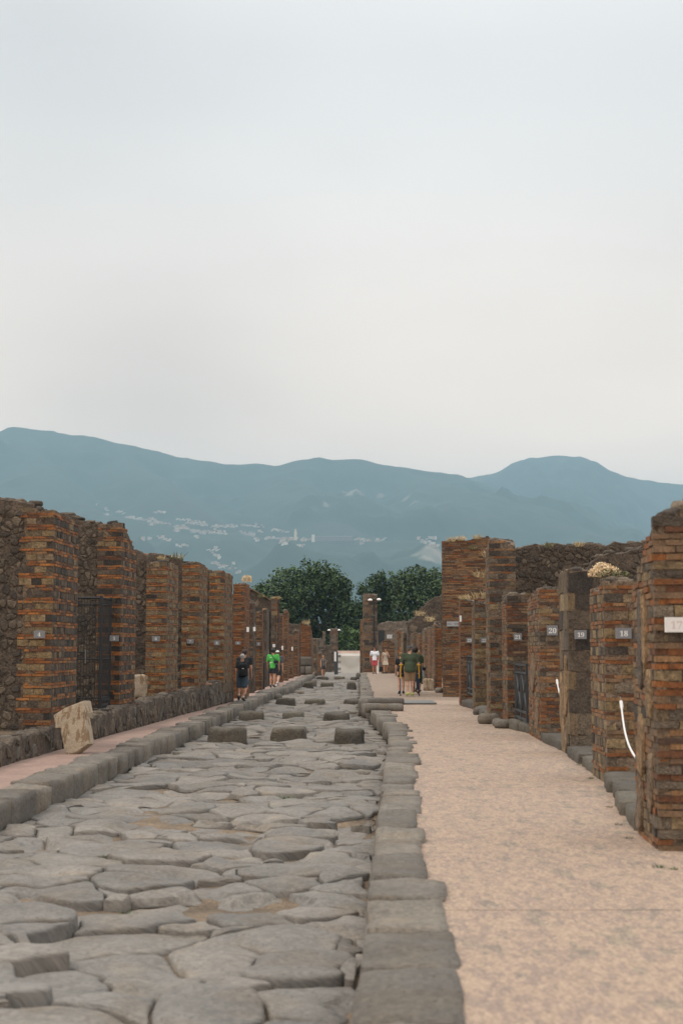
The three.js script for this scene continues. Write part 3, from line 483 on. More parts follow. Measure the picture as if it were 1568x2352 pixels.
farLeft.forEach(([Xl, X, Xr, Yt, d, pattern, front, street, label, o], i) => {
  const x = xAt(X, d), t = x - xAt(Xl, d), y0 = WALK_L - 0.05 + dip(d), sl = 0.03; let L = 0.5; while (xAt(Xr, d + L) > x + sl * L && L < 3) L += 0.1;
  pier({ side: -1, x, d, y0, t, L, h: hAt(Yt, d) - y0, pattern, front: PAL[front], street: PAL[street], label, seed: 40 + i, turn: -Math.atan(sl), most: 0, coarse: 1.5, cap: 5, core: M.mortarDark, ...o });
});
{
  const face = (Xl, Xr, d, prof, seed, label, y0, o = {}) => { const x0 = xAt(Xl, d), w = xAt(Xr, d) - x0; return rubbleWall({ label, at: [x0, y0, -d], w, seed, top: (x) => { const X = Xl + (x / w) * (Xr - Xl); let i = 0; while (i < prof.length - 2 && X > prof[i + 1][0]) i++; return hAt(lerp(prof[i][1], prof[i + 1][1], clamp((X - prof[i][0]) / (prof[i + 1][0] - prof[i][0]), 0, 1)), d) - y0; }, most: 0, cell: 0.34, n: 7, cap: 7, ...o }); };
  face(520, 582, 57.6, [[520, 1360], [582, 1380]], 31, 'grey rubble wall behind the stone pier past the red pier', WALK_L);
  face(560, 622, 68.5, [[560, 1346], [573, 1353], [600, 1366], [622, 1380]], 32, 'gable of dark rubble sloping down under a tiled edge', WALK_L, { most: 60 });
  face(600, 640, 71.9, [[600, 1376], [640, 1377]], 33, 'rubble wall hidden between the grey stone pier and brick edge', WALK_L);
  face(640, 690, 93, [[640, 1425], [668, 1434], [690, 1436]], 34, 'dark rubble wall rising behind the low brick piers', WALK_L);
  face(716, 742, 125, [[716, 1466], [736, 1467], [742, 1470]], 35, 'grey plastered wall with a round hole beyond the brick block', WALK_L + dip(125), { core: M.plaster, cell: 0.5 });
  face(744, 762, 150, [[744, 1481], [758, 1483], [762, 1484]], 36, 'low grey wall behind the white information board', WALK_L + dip(150));
  // tiles along the sloping gable
  const tl = thing('tile_coping', 'row of pale tiles laid along the sloping top of the gable', 'coping', [0, 0, 0]);
  for (let k = 0; k < 16; k++) { const X = 566 + k * 3.4, Y = lerp(1348, 1378, (X - 566) / 54), q = part('tile', BOX[k % 14], pick(rng(k), M.tuff), tl); q.position.set(xAt(X, 68.5), hAt(Y, 68.5) + 0.02, -68.72); q.scale.set(0.24, 0.05, 0.62); q.rotation.z = -0.49; }
  // base blocks of the big brick block
  const bb = thing('base_block_row', 'dark squared base blocks at the foot of the big brick block', 'stone base', [0, 0, 0]);
  [[687, 701, 1530, 1548], [701, 715, 1530, 1548], [686, 716, 1509, 1529]].forEach(([a, b, y, z], k) => { const d = 96.8, w = xAt(b, d) - xAt(a, d), h = (z - y) * d / F; const q = part('base_block', worn(w - 0.02, h, 0.6, { seed: 90 + k, seg: 0.16, r: 0.03, n: 0.012 }), M.kerb[k], bb); q.position.set((xAt(a, d) + xAt(b, d)) / 2, hAt(z, d), -d + 0.02); });
}
for (const [X, Xr, Yt, d, pat, name, label, seed] of [[757.5, 776, 1443, 155, 'rough', 'pillar', 'square pillar with a lamp on each side, pale above and brown below', 61], [740, 747, 1450, 130, 'rough', 'pillar', 'slender broken pillar leaning behind the woman in grey', 62]]) {
  const y0 = WALK_L + dip(d) - 0.1; pier({ name, category: 'pillar', side: 1, x: xAt(X, d), d, y0, t: xAt(Xr, d) - xAt(X, d), L: 0.9, h: hAt(Yt, d) - y0, pattern: pat, front: PAL.grey, street: PAL.grey, most: 0, coarse: 2, cap: 4, seed, label, core: M.plaster });
}

// ---------- right side ----------
const rightPiers = [ // number, corner X, far edge X, right X, top Y, d, pattern, front, street, label, opts
  [17, 1505, 1464, 1700, 1196, 12.5, 'small', 'brown', 'pale', 'nearest right pier, out of focus, rising past the frame with a white plaque', { fall: (q) => q > 0 ? q * 0.36 : q * 0.6, ragged: 0.08, most: 300, L: 1.3, y0: 0.3, chaos: 1.6 }],
  [18, 1390, 1356, 1480, 1314, 18.7, 'mixed', 'pale', 'pale', 'brick and stone pier with a cream flowering bush on top, bearing the plaque eighteen', { fall: (q) => q > 0.5 ? 0.1 : 0, chaos: 1.5 }],
  [19, 1307, 1286, 1375, 1304, 23.5, 'block', 'grey', 'pale', 'pier of large weathered stone blocks bearing the plaque nineteen', { ragged: 0.02, cap: 2 }],
  [20, 1240, 1207, 1300, 1352, 27.2, 'small', 'brown', 'pale', 'brick pier with a crumbling tiled top and yellow courses, bearing the plaque twenty', { fall: (q) => q < 0 ? -q * -0.12 : 0, chaos: 1.6, cap: 16, L: 2.2 }],
  [21, 1165, 1149, 1225, 1360, 31.8, 'small', 'grey', 'pale', 'rough pier of dark small stones bearing the plaque twenty one behind an iron railing', { L: 1.3 }],
  [0, 1126, 1116, 1160, 1236, 33.8, 'mixed1', 'brown', 'pale', 'tall narrow pier of brick and big stones with a dark socket hole', { L: 1.3, t: 0.62, fall: (q) => (q < 0 ? -q * 0.35 : q * 0.1), hole: (f, u, y) => f === 'front' && y > 2.55 && y < 2.75 }],
  [22, 1091, 1083, 1122, 1388, 40, 'rough', 'pale', 'pale', 'low brick and stone pier half hidden, bearing the plaque twenty two', { L: 1.3, most: 180 }],
  [23, 1058, 1055, 1090, 1380, 44, 'brick', 'brown', 'red', 'low brick pier with dried plants on top, bearing the plaque twenty three', { L: 1, coarse: 1.2, most: 200 }],
];
rightPiers.forEach(([num, X, Xf, Xr, Yt, d, pattern, front, street, label, o], i) => {
  const x = xAt(X, d, 1600), t = o.t ?? Math.min(0.75, xAt(Xr, d) - x), y0 = o.y0 ?? WALK_R - 0.04; let L = o.L ?? 0.6; const sl = num === 17 ? 0.06 : 0.03; if (!o.L) while (xAt(Xf, d + L) < x + sl * L && L < 2.4) L += 0.1;
  pierAt[num || 'tall'] = { x, d, t, L, y0 };
  pier({ side: 1, x, d, y0, t, L, h: hAt(Yt, d) - y0, pattern, front: PAL[front], street: PAL[street], label, seed: 70 + i, turn: -Math.atan(sl), most: 260, ragged: 0.2, cap: 12, core: i % 2 ? M.mortarPale : M.mortar, ...o });
});
const plasterMat = [[0.36, 0.235, 0.125], [0.27, 0.185, 0.115], [0.15, 0.118, 0.09]].map((q) => mat(q, { map: T.mortar, bumpMap: T.roughBump, bumpScale: 0.02 }));
function plaster(pi, len, list) { // old plaster clinging to a street face: [along, up, wide, high, tone]
  list.forEach(([u, y, w, h, k], i) => { const poly = []; for (let q = 0; q < 9; q++) { const r = 0.7 + 0.6 * hash(q, i, 3, 9), s = (q / 9) * 6.2832; poly.push([clamp(u + Math.cos(s) * w * r, 0.03, len - 0.06), Math.max(0.05, y + Math.sin(s) * h * r)]); } part('plaster_patch', pebble(poly, [u, y], 26, 0.03, i + 5, [[0, -0.01], [0.004, 0.018], [0.03, 0.024]], (p, v, e) => [-e - 0.006, v, -p], 1.5, i * 0.2, (p, v) => 0.008 * noise3(p * 9, v * 9, i, 6)), plasterMat[k], pi); });
}
{ const of = (w) => scene.children.find((o) => o.userData.label?.includes(w));
  plaster(of('nearest right pier, out of focus'), pierAt[17].L, [[0.75, 1.85, 0.14, 0.42, 2], [0.52, 1.9, 0.08, 0.4, 0], [0.3, 1.35, 0.16, 0.22, 0], [0.85, 0.85, 0.2, 0.35, 0], [1.0, 0.25, 0.16, 0.35, 1], [0.3, 0.55, 0.12, 0.3, 1]]);
  plaster(of('large weathered stone blocks'), pierAt[19].L, [[0.35, 1.15, 0.2, 0.45, 0], [0.9, 0.8, 0.35, 0.5, 0], [0.5, 0.3, 0.3, 0.22, 1]]);
  plaster(of('yellow courses'), pierAt[20].L, [[1.2, 1.3, 0.4, 0.35, 1], [0.5, 0.5, 0.25, 0.3, 1]]); }
{ // corner house and the rubble masses behind
  const d = 52, x = xAt(1015.5, d), y0 = WALK_R - 0.05;   // its street side runs off behind the front
  pierAt.corner = { x, d };
  pier({ name: 'corner_house', category: 'ruined house', side: 1, x, d, y0, t: xAt(1128, d) - x, L: 5, h: hAt(1237, d) - y0, pattern: 'brick', front: PAL.brown, street: PAL.brown, coarse: 1.35, most: 300, seed: 91, turn: -0.085, core: M.mortar, cap: 14, ragged: 0.18, fall: (q) => q < -1 ? (q + 1) * 0.12 : 0, label: 'tall corner house wall of thin brown brick with dried plants on its top', hole: (f, u, y) => f === 'front' && u > 0.62 && u < 0.82 && y > 3.42 && y < 3.72 });
  const face = (Xl, Xr, d, prof, seed, label, o = {}) => { const x0 = xAt(Xl, d), w = xAt(Xr, d) - x0, y0 = WALK_R - 0.1; return rubbleWall({ label, at: [x0, y0, -d], w, seed, top: (x) => { const X = Xl + (x / w) * (Xr - Xl); let i = 0; while (i < prof.length - 2 && X > prof[i + 1][0]) i++; return hAt(lerp(prof[i][1], prof[i + 1][1], clamp((X - prof[i][0]) / (prof[i + 1][0] - prof[i][0]), 0, 1)), d) - y0; }, most: 200, cell: 0.24, n: 8, tones: [...M.rubble, M.rubble[1], M.dark[0]], ...o }); };
  face(1132, 1720, 36.5, [[1132, 1262], [1160, 1250], [1195, 1257], [1215, 1249], [1240, 1252], [1300, 1247], [1380, 1249], [1450, 1245], [1720, 1240]], 51, 'long rubble wall with a rough skyline behind the right hand piers', { most: 300, cell: 0.155, n: 7, proud: 0.024 });
  face(1136, 1215, 35.4, [[1136, 1234], [1150, 1246], [1163, 1262], [1180, 1300], [1200, 1345], [1215, 1372]], 52, 'sloping rubble mass joining the tall pier to the corner house', { most: 160, thick: 0.5 });
  face(1340, 1480, 30, [[1340, 1320], [1362, 1296], [1395, 1268], [1480, 1255]], 53, 'brown rubble bank behind the cream flowering bush', { most: 160, cell: 0.18, proud: 0.022 });
  // beyond the corner
  [[998, 1015, 1433, 60, 'brick', 'last brick pier before the corner house on the far stretch'], [988, 1004, 1441, 66, 'brick', 'brick pier beside the white stone, next to the corner'], [975, 988, 1447, 72, 'rough', 'dark narrow pier behind the man with crutches'], [962, 975, 1453, 77, 'brick', 'tall brick pier above the dark haired walker'], [948, 962, 1456, 82, 'rough', 'mottled pier with pale plaster flakes behind the man in the cap'], [926, 947, 1452, 88, 'rough', 'wide crumbling pier left of the man in the cap'], [912, 925, 1446, 93, 'rough', 'thin pale pier with a ragged plaster face'], [877, 913, 1471, 101, 'brick', 'low red brick wall with a small grey plaque behind the couple']].forEach(([Xl, Xr, Yt, d, pattern, label], i) => {
    const x = xAt(Xl, d); pier({ side: 1, x, d, y0: WALK_R - 0.05, t: xAt(Xr, d) - x - 0.02, L: i < 7 ? 1.6 : 0.5, h: hAt(Yt, d) - WALK_R + 0.05, pattern, front: PAL[i % 3 ? 'brown' : 'red'], street: PAL[i % 2 ? 'pale' : 'brown'], seed: 120 + i, most: 0, coarse: 1.7, cap: 6, ragged: 0.3, label, turn: i < 4 ? 0.03 : 0.06, core: M.mortar });
  });
  face(936, 1030, 86, [[936, 1431], [944, 1427], [958, 1410], [972, 1396], [985, 1380], [1000, 1371], [1030, 1364]], 54, 'ragged rubble bank stepping up towards the corner house', { most: 60, cell: 0.4, n: 7, cap: 16, thick: 1.2 });
  const pw = face(866, 944, 116, [[866, 1440], [874, 1430], [890, 1429], [944, 1426]], 55, 'grey plastered ruin wall with a dark square opening', { most: 0, cell: 0.8, n: 6, core: M.plaster, tones: [M.plaster], hole: (x, y) => x < 0.75 });
  const bw = thing('opening', 'dark square opening in the grey plastered wall', 'window', [xAt(868, 115.9), hAt(1476, 115.9), -115.9]); part('recess', new THREE.BoxGeometry(0.5, 1, 0.06).translate(0.26, 0.5, 0), M.iron, bw);
  // tall pillar in the middle distance
  const pd = 106; pierAt.lamp = { x: xAt(833, pd), d: pd };
  pier({ name: 'pillar', category: 'pillar', side: 1, x: xAt(833.5, pd), d: pd, y0: WALK_R - 0.06, t: xAt(866, pd) - xAt(833.5, pd), L: 1.1, h: hAt(1362, pd) - WALK_R, pattern: 'rough', front: PAL.brown, street: PAL.brown, coarse: 1.6, most: 60, cap: 6, seed: 140, label: 'tall dark brick pillar in mid street with two white lamps near its top', core: M.plaster });
  pier({ name: 'pillar', category: 'pillar', side: 1, x: xAt(826.5, 120), d: 120, y0: WALK_R - 0.4, t: 0.24, L: 0.7, h: hAt(1423, 120) - WALK_R + 0.4, pattern: 'brick', front: PAL.pale, street: PAL.pale, coarse: 2, most: 0, cap: 2, seed: 141, label: 'thin ochre brick pillar peeping out behind the tall dark pillar' });
}
// ---------- things in the street ----------
function canvasMat(w, h, draw, o = {}) { const c = document.createElement('canvas'); c.width = w; c.height = h; draw(c.getContext('2d'), w, h); const t = new THREE.CanvasTexture(c); t.colorSpace = THREE.SRGBColorSpace; return new THREE.MeshStandardMaterial({ map: t, roughness: 0.75, ...o }); }
function slab(w, h, t, faceMat, edgeMat) { const g = new THREE.BoxGeometry(w, h, t); return [g, [edgeMat, edgeMat, edgeMat, edgeMat, faceMat, edgeMat]]; }
const speckle = (x, w, h, n, seed, tones) => { const R = rng(seed); for (let i = 0; i < n; i++) { x.fillStyle = pick(R, tones); x.fillRect(R() * w, R() * h, 1 + R() * 2, 1 + R() * 2); } };
function plaque(num, X, Y, d, w, h, label, o = {}) {
  const bg = o.bg ?? '#757679', ink = o.ink ?? '#d8d8d4', txt = o.text ?? String(num);
  const m = canvasMat(192, Math.round(192 * h / w), (x, W, H) => { x.fillStyle = bg; x.fillRect(0, 0, W, H); speckle(x, W, H, 500, Number(num) + 3 || 9, o.specks ?? ['#7f8184', '#6c6d70', '#85878a']); x.fillStyle = ink; x.font = `bold ${Math.round(H * (o.size ?? 0.72))}px serif`; x.textAlign = 'center'; x.textBaseline = 'middle'; x.fillText(txt, W / 2, H * 0.53); });
  const y = hAt(Y, d), g = thing(o.name ?? 'number_plaque', label, o.category ?? 'plaque', [xAt(X, d, Y), y, -d + 0.03], o.turn ?? 0, o.group), [geo, ms] = slab(w, h, 0.05, m, o.edge ?? M.slate);
  part('plate', geo, ms, g);
  return g;
}
const PN = (n, where) => plaqueLabel[n] ?? `small grey plaque with the white number ${words[n]} ${where}`;
const plaqueLabel = {};
[[4, 92, 1457, 24.8, 0.187, 0.13, 'on the nearest left pier'], [5, 263.5, 1466, 31.35, 0.19, 0.13, 'beside the iron gate'], [6, 359, 1467, 36.85, 0.2, 0.135, 'on the pale pier with a pitted foot'], [7, 437.6, 1473, 41.05, 0.19, 0.13, 'on the round topped pier'], [8, 498.4, 1476.6, 45.45, 0.185, 0.15, 'on the last pier over the plinth'], [9, 547, 1477, 50.95, 0.19, 0.12, 'on the tall red brick pier'], [1, 594, 1479, 60.95, 0.17, 0.15, 'on the low brick pier past the red one'],
  [18, 1429.6, 1454.7, 18.65, 0.2, 0.137, 'under the cream flowering bush'], [19, 1331.5, 1457.6, 23.45, 0.19, 0.145, 'on the stone block pier'], [20, 1267, 1448, 27.15, 0.2, 0.19, 'above the yellow brick courses'], [21, 1187.7, 1462.8, 31.75, 0.175, 0.16, 'on the dark rough pier above a railing'], [22, 1111, 1470.6, 39.95, 0.19, 0.155, 'partly hidden by the tall narrow pier'], [23, 1077, 1470.6, 43.95, 0.18, 0.16, 'on the low pier nearest the corner house'],
].forEach(([n, X, Y, d, w, h, where]) => plaque(n, X, Y, d, w, h, `grey plaque numbered ${words[n]} ${where}`));
plaque(17, 1549, 1435, 12.45, 0.185, 0.13, 'white faded plaque with a pale seventeen on the nearest right pier', { bg: '#d9d5d2', ink: '#c3b3ae', edge: M.white, specks: ['#d3cfcc', '#dedad7'] });
plaque('reg', 1041, 1433, 51.95, 0.50, 0.18, 'grey stone street sign lettered REG VII on the corner house wall', { text: 'REG · VII · I', size: 0.62, ink: '#4c4c4e', bg: '#9a9b9d', specks: ['#a3a4a6', '#929395'], name: 'street_sign', category: 'street sign' });
plaque('wall', 894, 1462, 100.9, 0.36, 0.26, 'small pale plaque on the low red brick wall behind the couple', { text: '11', size: 0.5, ink: '#77787a', bg: '#b9bcba', specks: ['#aaa'], name: 'wall_plaque' });
[[569, 1446, 50.9, 0.085, 0.17, 'white notice on the edge of the tall red brick pier'], [584, 1445, 56.9, 0.09, 0.17, 'white notice on the grey stone pier past the red one'], [629, 1483, 71.4, 0.13, 0.15, 'small framed grey notice on the crumbling rubble pier'], [648.6, 1488, 74.9, 0.09, 0.21, 'white notice on the thin brick pier behind the green shirt'], [671, 1490, 84.9, 0.08, 0.22, 'tiny white notice on a low brick pier far down the left'], [1057.5, 1421, 43.9, 0.055, 0.185, 'narrow white notice beside the street sign']].forEach(([X, Y, d, w, h, label]) => { const g = thing('notice', label, 'notice', [xAt(X, d), hAt(Y, d), -d + 0.04]); part('sheet', new THREE.BoxGeometry(w, h, 0.03), M.white, g); part('backing', new THREE.BoxGeometry(w + 0.015, h + 0.015, 0.02).translate(0, 0, -0.026), M.slate, g); });

const bar = (a, b, r, n = 6) => { const A = V3(...a), B = V3(...b), g = new THREE.CylinderGeometry(r, r, A.distanceTo(B), n, 1); g.applyQuaternion(new THREE.Quaternion().setFromUnitVectors(V3(0, 1, 0), B.clone().sub(A).normalize())); const m = A.add(B).multiplyScalar(0.5); return g.translate(m.x, m.y, m.z); };
const flat = (w, h, t, x, y, z) => new THREE.BoxGeometry(w, h, t).translate(x, y, z);
{ // iron gate between the piers four and five: one leaf along the street (local x runs away), the other turned to face the camera
  const d0 = 30.45, d1 = pierAt[5].d - 0.04, X = (d) => plinthX(d) - 0.41, len = Math.hypot(d1 - d0, X(d1) - X(d0)), a = Math.atan2(d1 - d0, X(d1) - X(d0)), wl = 0.66;
  const y0 = 0.73, H = 2.42, g = thing('iron_gate', 'tall black iron gate of vertical bars with a zigzag foot', 'gate', [X(d0), y0, -d0], a);
  const along_ = (x) => [x, 0], across = (x) => [-x * Math.cos(a), -x * Math.sin(a)];   // local (x, z) on either leaf
  for (const [f, l, step] of [[along_, len, 0.10], [across, wl, 0.060]]) {
    const P2 = (x, y) => { const [u, w] = f(x); return [u, y, w]; };
    part('post', bar(P2(0.01, -0.02), P2(0.01, H + 0.02), 0.03), M.iron, g); part('post', bar(P2(l - 0.03, -0.02), P2(l - 0.03, H + 0.02), f === across ? 0.05 : 0.03), M.iron, g);
    for (const y of [0.03, 0.28, 1.10, 1.24, H - 0.16, H - 0.02]) part('rail', bar(P2(0, y), P2(l, y), y > H - 0.1 ? 0.025 : 0.014), M.iron, g);
    for (let x = step; x < l - 0.04; x += step) part('bar', bar(P2(x, 0.28), P2(x, H), f === across ? 0.0075 : 0.008), M.iron, g);
    for (let x = 0.02; x + 0.14 < l; x += 0.14) { part('brace', bar(P2(x, 0.04), P2(x + 0.13, 0.27), 0.011), M.iron, g); part('brace', bar(P2(x + 0.13, 0.04), P2(x, 0.27), 0.011), M.iron, g); }
  }
  for (const y of [0.36, 1.55, 2.05]) part('hinge', flat(0.12, 0.06, 0.06, len - 0.0, y, 0.03), M.iron, g);
  { const [u, w] = across(0.36); part('latch', bar([u, 1.02, w + 0.04], [u - 0.01, 1.3, w + 0.04], 0.012), M.steel, g); }
}
function railing(Xa, da, Xb, db, y0, H, label) { // dark low railing across a doorway
  const ax = xAt(Xa, da), bx = xAt(Xb, db), len = Math.hypot(bx - ax, da - db), g = thing('iron_railing', label, 'railing', [ax, y0, -da], Math.atan2(-(da - db), bx - ax));
  for (const x of [0.03, len / 2, len - 0.03]) part('post', flat(0.055, H, 0.055, x, H / 2, 0), M.ironGrey, g);
  for (const y of [0.05, 0.2, H - 0.2, H - 0.03]) part('rail', flat(len, 0.04, 0.05, len / 2, y, 0), M.ironGrey, g);
  for (const [a, b] of [[0.05, len / 2 - 0.03], [len / 2 + 0.03, len - 0.05]]) { part('brace', bar([a, 0.2, 0], [b, H - 0.2, 0], 0.016), M.ironGrey, g); part('brace', bar([b, 0.2, 0], [a, H - 0.2, 0], 0.016), M.ironGrey, g); part('bar', bar([(a + b) / 2, 0.2, 0], [(a + b) / 2, H - 0.2, 0], 0.012), M.ironGrey, g); }
}
railing(1183, 31.62, 1209, 29.7, 0.52, 1.22, 'dark iron railing with crossed bars in the doorway beside the plaque twenty one');
railing(1073, 43.85, 1087, 41.6, 0.66, 1.2, 'dark iron railing in the doorway beside the low pier at the corner house');

function rope(pts, label, d) {
  const g = thing('barrier_rope', label, 'rope', [0, 0, 0]), c = new THREE.CatmullRomCurve3(pts.map(([X, Y, dd]) => V3(xAt(X, dd, Y), hAt(Y, dd), -dd)));
  part('cord', new THREE.TubeGeometry(c, 40, 0.0115, 7), M.rope, g);
  const p = c.getPoint(0), q = c.getPoint(0.04); part('knot', bar([p.x, p.y + 0.01, p.z], [q.x + 0.004, q.y - 0.05, q.z + 0.02], 0.022, 8), M.rope, g); part('hook', bar([p.x, p.y + 0.07, p.z - 0.04], [p.x, p.y, p.z + 0.01], 0.006), M.steel, g);
}
rope([[1425, 1613, 18.58], [1428, 1640, 18.1], [1434, 1680, 17.2], [1445, 1716, 16.1], [1464, 1749, 14.7]], 'white barrier rope hanging in the doorway beside the nearest right pier');
rope([[1278, 1563, 27.1], [1281, 1580, 26.6], [1285, 1597, 26.1], [1291, 1612, 25.5]], 'short white rope showing between the stone block pier and brick pier');

// stones lying about
const stone = (name, label, cat, geo, m, pos, turn = 0, group) => single(name, label, cat, geo, m, pos, turn, group);
const stepMat = [[0.125, 0.108, 0.085], [0.15, 0.13, 0.10], [0.11, 0.096, 0.078]].map((q) => mat(q, { map: T.lava, bumpMap: T.roughBump, bumpScale: 0.03 }));
{ // stepping stones: left X, right X, top-front Y, base Y, depth of the stone, wording
  const list = [[477, 562, 1675, 1706, 0.75, 'dark stepping stone nearest the left kerb, front row'], [621, 703, 1676, 1699, 0.8, 'middle stepping stone of the front row with a mossy edge'], [768, 839, 1679, 1708, 0.8, 'stepping stone of the front row nearest the right kerb'],
    [545, 604, 1637, 1657, 0.8, 'stepping stone of the second row nearest the left kerb'], [646, 697, 1638, 1651, 0.8, 'low middle stepping stone of the second row'], [742, 802, 1640, 1658, 0.8, 'stepping stone of the second row nearest the right kerb'],
    [632, 678, 1606, 1618, 0.8, 'flat stepping stone beside the left kerb past the second row'], [700, 744, 1608, 1616, 0.9, 'nearly sunken stepping stone in mid road past the second row'], [790, 834, 1608, 1616, 0.9, 'nearly sunken stepping stone towards the right kerb'],
    [697, 720, 1568, 1582, 0.7, 'upright stepping stone near the left kerb, fourth row'], [736, 766, 1568, 1581, 0.7, 'middle stepping stone of the fourth row'], [796, 817, 1568, 1584, 0.7, 'squarish stepping stone of the fourth row by the right kerb'],
    [727, 754, 1555, 1563, 0.7, 'small stepping stone far up the road in front of the woman in grey'], [767, 792, 1555, 1561, 0.7, 'small stepping stone far up the road below the signboard'], [804, 820, 1556, 1563, 0.7, 'small stepping stone far up the road by the right kerb']];
  list.forEach(([a, b, t, y, l, label], i) => { const d = dOn(y, 0.0), w = xAt(b, d, y) - xAt(a, d, y), h = hAt(t, d) + 0.02; stone('stepping_stone', label, 'stepping stone', worn(w, h + 0.16, l, { r: 0.07, n: 0.036, f: 3, seed: 300 + i, seg: 0.085, taper: 0.05 }), stepMat[i % 3], [(xAt(a, d, y) + xAt(b, d, y)) / 2, -0.16, -d - l / 2], ((i * 37) % 7 - 3) * 0.02, 'stepping stones across the road'); });
}
{ // big stones at the right kerb and elsewhere: X0, X1, top Y, base Y, base height, depth, label
  [[823, 857, 1607, 1640, 0, 0.55, 'rounded dark kerb boulder at the break in the right kerb'], [829, 842, 1578, 1601, 0.05, 0.4, 'upright rounded boulder against the right kerb farther on'], [630, 648, 1594, 1606, 0.02, 0.5, 'rounded boulder at the foot of the left kerb by the two pairs of walkers'], [714, 727, 1560, 1576, 0, 0.5, 'dark upright boulder ending the left kerb'], [817, 828, 1545, 1556, 0.3, 0.5, 'dark rounded stone at the far end of the right kerb'], [676, 700, 1587, 1594, 0, 0.6, 'low dark stone lying beside the left kerb']].forEach(([a, b, t, y, h0, l, label], i) => { const d = dOn(y, h0), w = xAt(b, d) - xAt(a, d); stone('boulder', label, 'boulder', worn(w, (y - t) * d / F + 0.1, l, { r: 0.2, n: 0.03, seed: 330 + i, seg: 0.1 }), M.kerb[(i + 2) % 4], [(xAt(a, d) + xAt(b, d)) / 2, h0 - 0.1, -d - l / 2]); });
  [[838, 925, 1620, 1632, 0.4, 'long flat stone beam lying on the pavement edge, the nearer one'], [846, 928, 1607, 1617, 0.45, 'long dark stone beam lying on the pavement edge, the farther one']].forEach(([a, b, t, y, l, label], i) => { const d = dOn(y, WALK_R), w = xAt(b, d) - xAt(a, d); stone('stone_beam', label, 'stone beam', worn(w, 0.24, l, { r: 0.045, n: 0.025, seed: 350 + i, seg: 0.12 }), M.kerb[i ? 2 : 1], [(xAt(a, d) + xAt(b, d)) / 2, WALK_R - 0.06, -d - l / 2], 0.03); });
  { const d = dOn(1585, WALK_R); stone('marble_block', 'small white marble block standing at the foot of the right wall', 'stone block', worn(0.44, 0.50, 0.4, { r: 0.06, n: 0.03, seed: 361, seg: 0.1, tile: 1 }), M.marble, [xAt(983, d), WALK_R - 0.03, -d]); }
  [[1000, 1580], [1008, 1590], [968, 1570], [1140, 1665], [1152, 1670], [1120, 1660], [1094, 1640]].forEach(([X, Y], i) => { const d = dOn(Y, WALK_R), s = 0.26 + 0.05 * (i % 3); stone('field_stone', ['grey stone beside the white marble block', 'grey stone at the foot of the corner house', 'pale stone at the wall foot behind the crutches', 'dark stone at the foot of the plaque twenty one pier', 'small dark stone in front of the railing doorway', 'dark stone at the foot of the tall narrow pier', 'rounded stone at the foot of the plaque twenty two pier'][i], 'stone', worn(s, s * 0.7, s * 1.2, { r: 0.1, n: 0.03, seed: 370 + i, seg: 0.08 }), M.kerb[i % 4], [xAt(X, d), WALK_R - 0.04, -d], i); });
  { const d = 35.2; stone('marble_fragment', 'broken white marble fragment on the plinth behind the gate pier', 'stone block', worn(0.5, 0.62, 0.45, { r: 0.07, n: 0.05, seed: 363, seg: 0.09, tile: 1, taper: 0.15 }), M.marble, [xAt(314, d), plinthTop(d) - 0.04, -d], 0.4); }
}
{ // door sills on the right
  const sills = [[17, 18, 'rounded grey threshold stones between the two nearest right piers', 4], [18, 19, 'grey threshold block between the piers eighteen and nineteen', 2], [19, 20, 'grey threshold block between the piers nineteen and twenty', 1], [20, 21, 'grey threshold block under the nearer iron railing', 2], ['tall', 22, 'grey threshold stones beside the plaque twenty two pier', 3], [22, 23, 'grey threshold block under the farther iron railing', 1]];
  sills.forEach(([a, b, label, n], k) => { const A = pierAt[a], B = pierAt[b], d0 = A.d + A.L + 0.05, d1 = B.d - 0.04, ax = A.x + 0.05 * A.L, bx = B.x, g = thing('threshold', label, 'threshold', [0, 0, 0]);
    for (let i = 0; i < n; i++) { const l = (d1 - d0) / n, d = d0 + (i + 0.5) * l, o = part('threshold_stone', worn(0.42 + 0.08 * (i % 2), 0.26, Math.max(0.25, l - 0.03), { r: 0.035, n: 0.024, seed: 400 + k * 9 + i, seg: 0.09 }), stepMat[(i + k) % 3], g); o.position.set(lerp(ax, bx, (d - d0) / (d1 - d0)) + 0.2, WALK_R - 0.12 + (k === 5 || k === 3 ? 0.04 : 0), -d); o.rotation.y = -Math.atan2(bx - ax, d1 - d0); } });
}
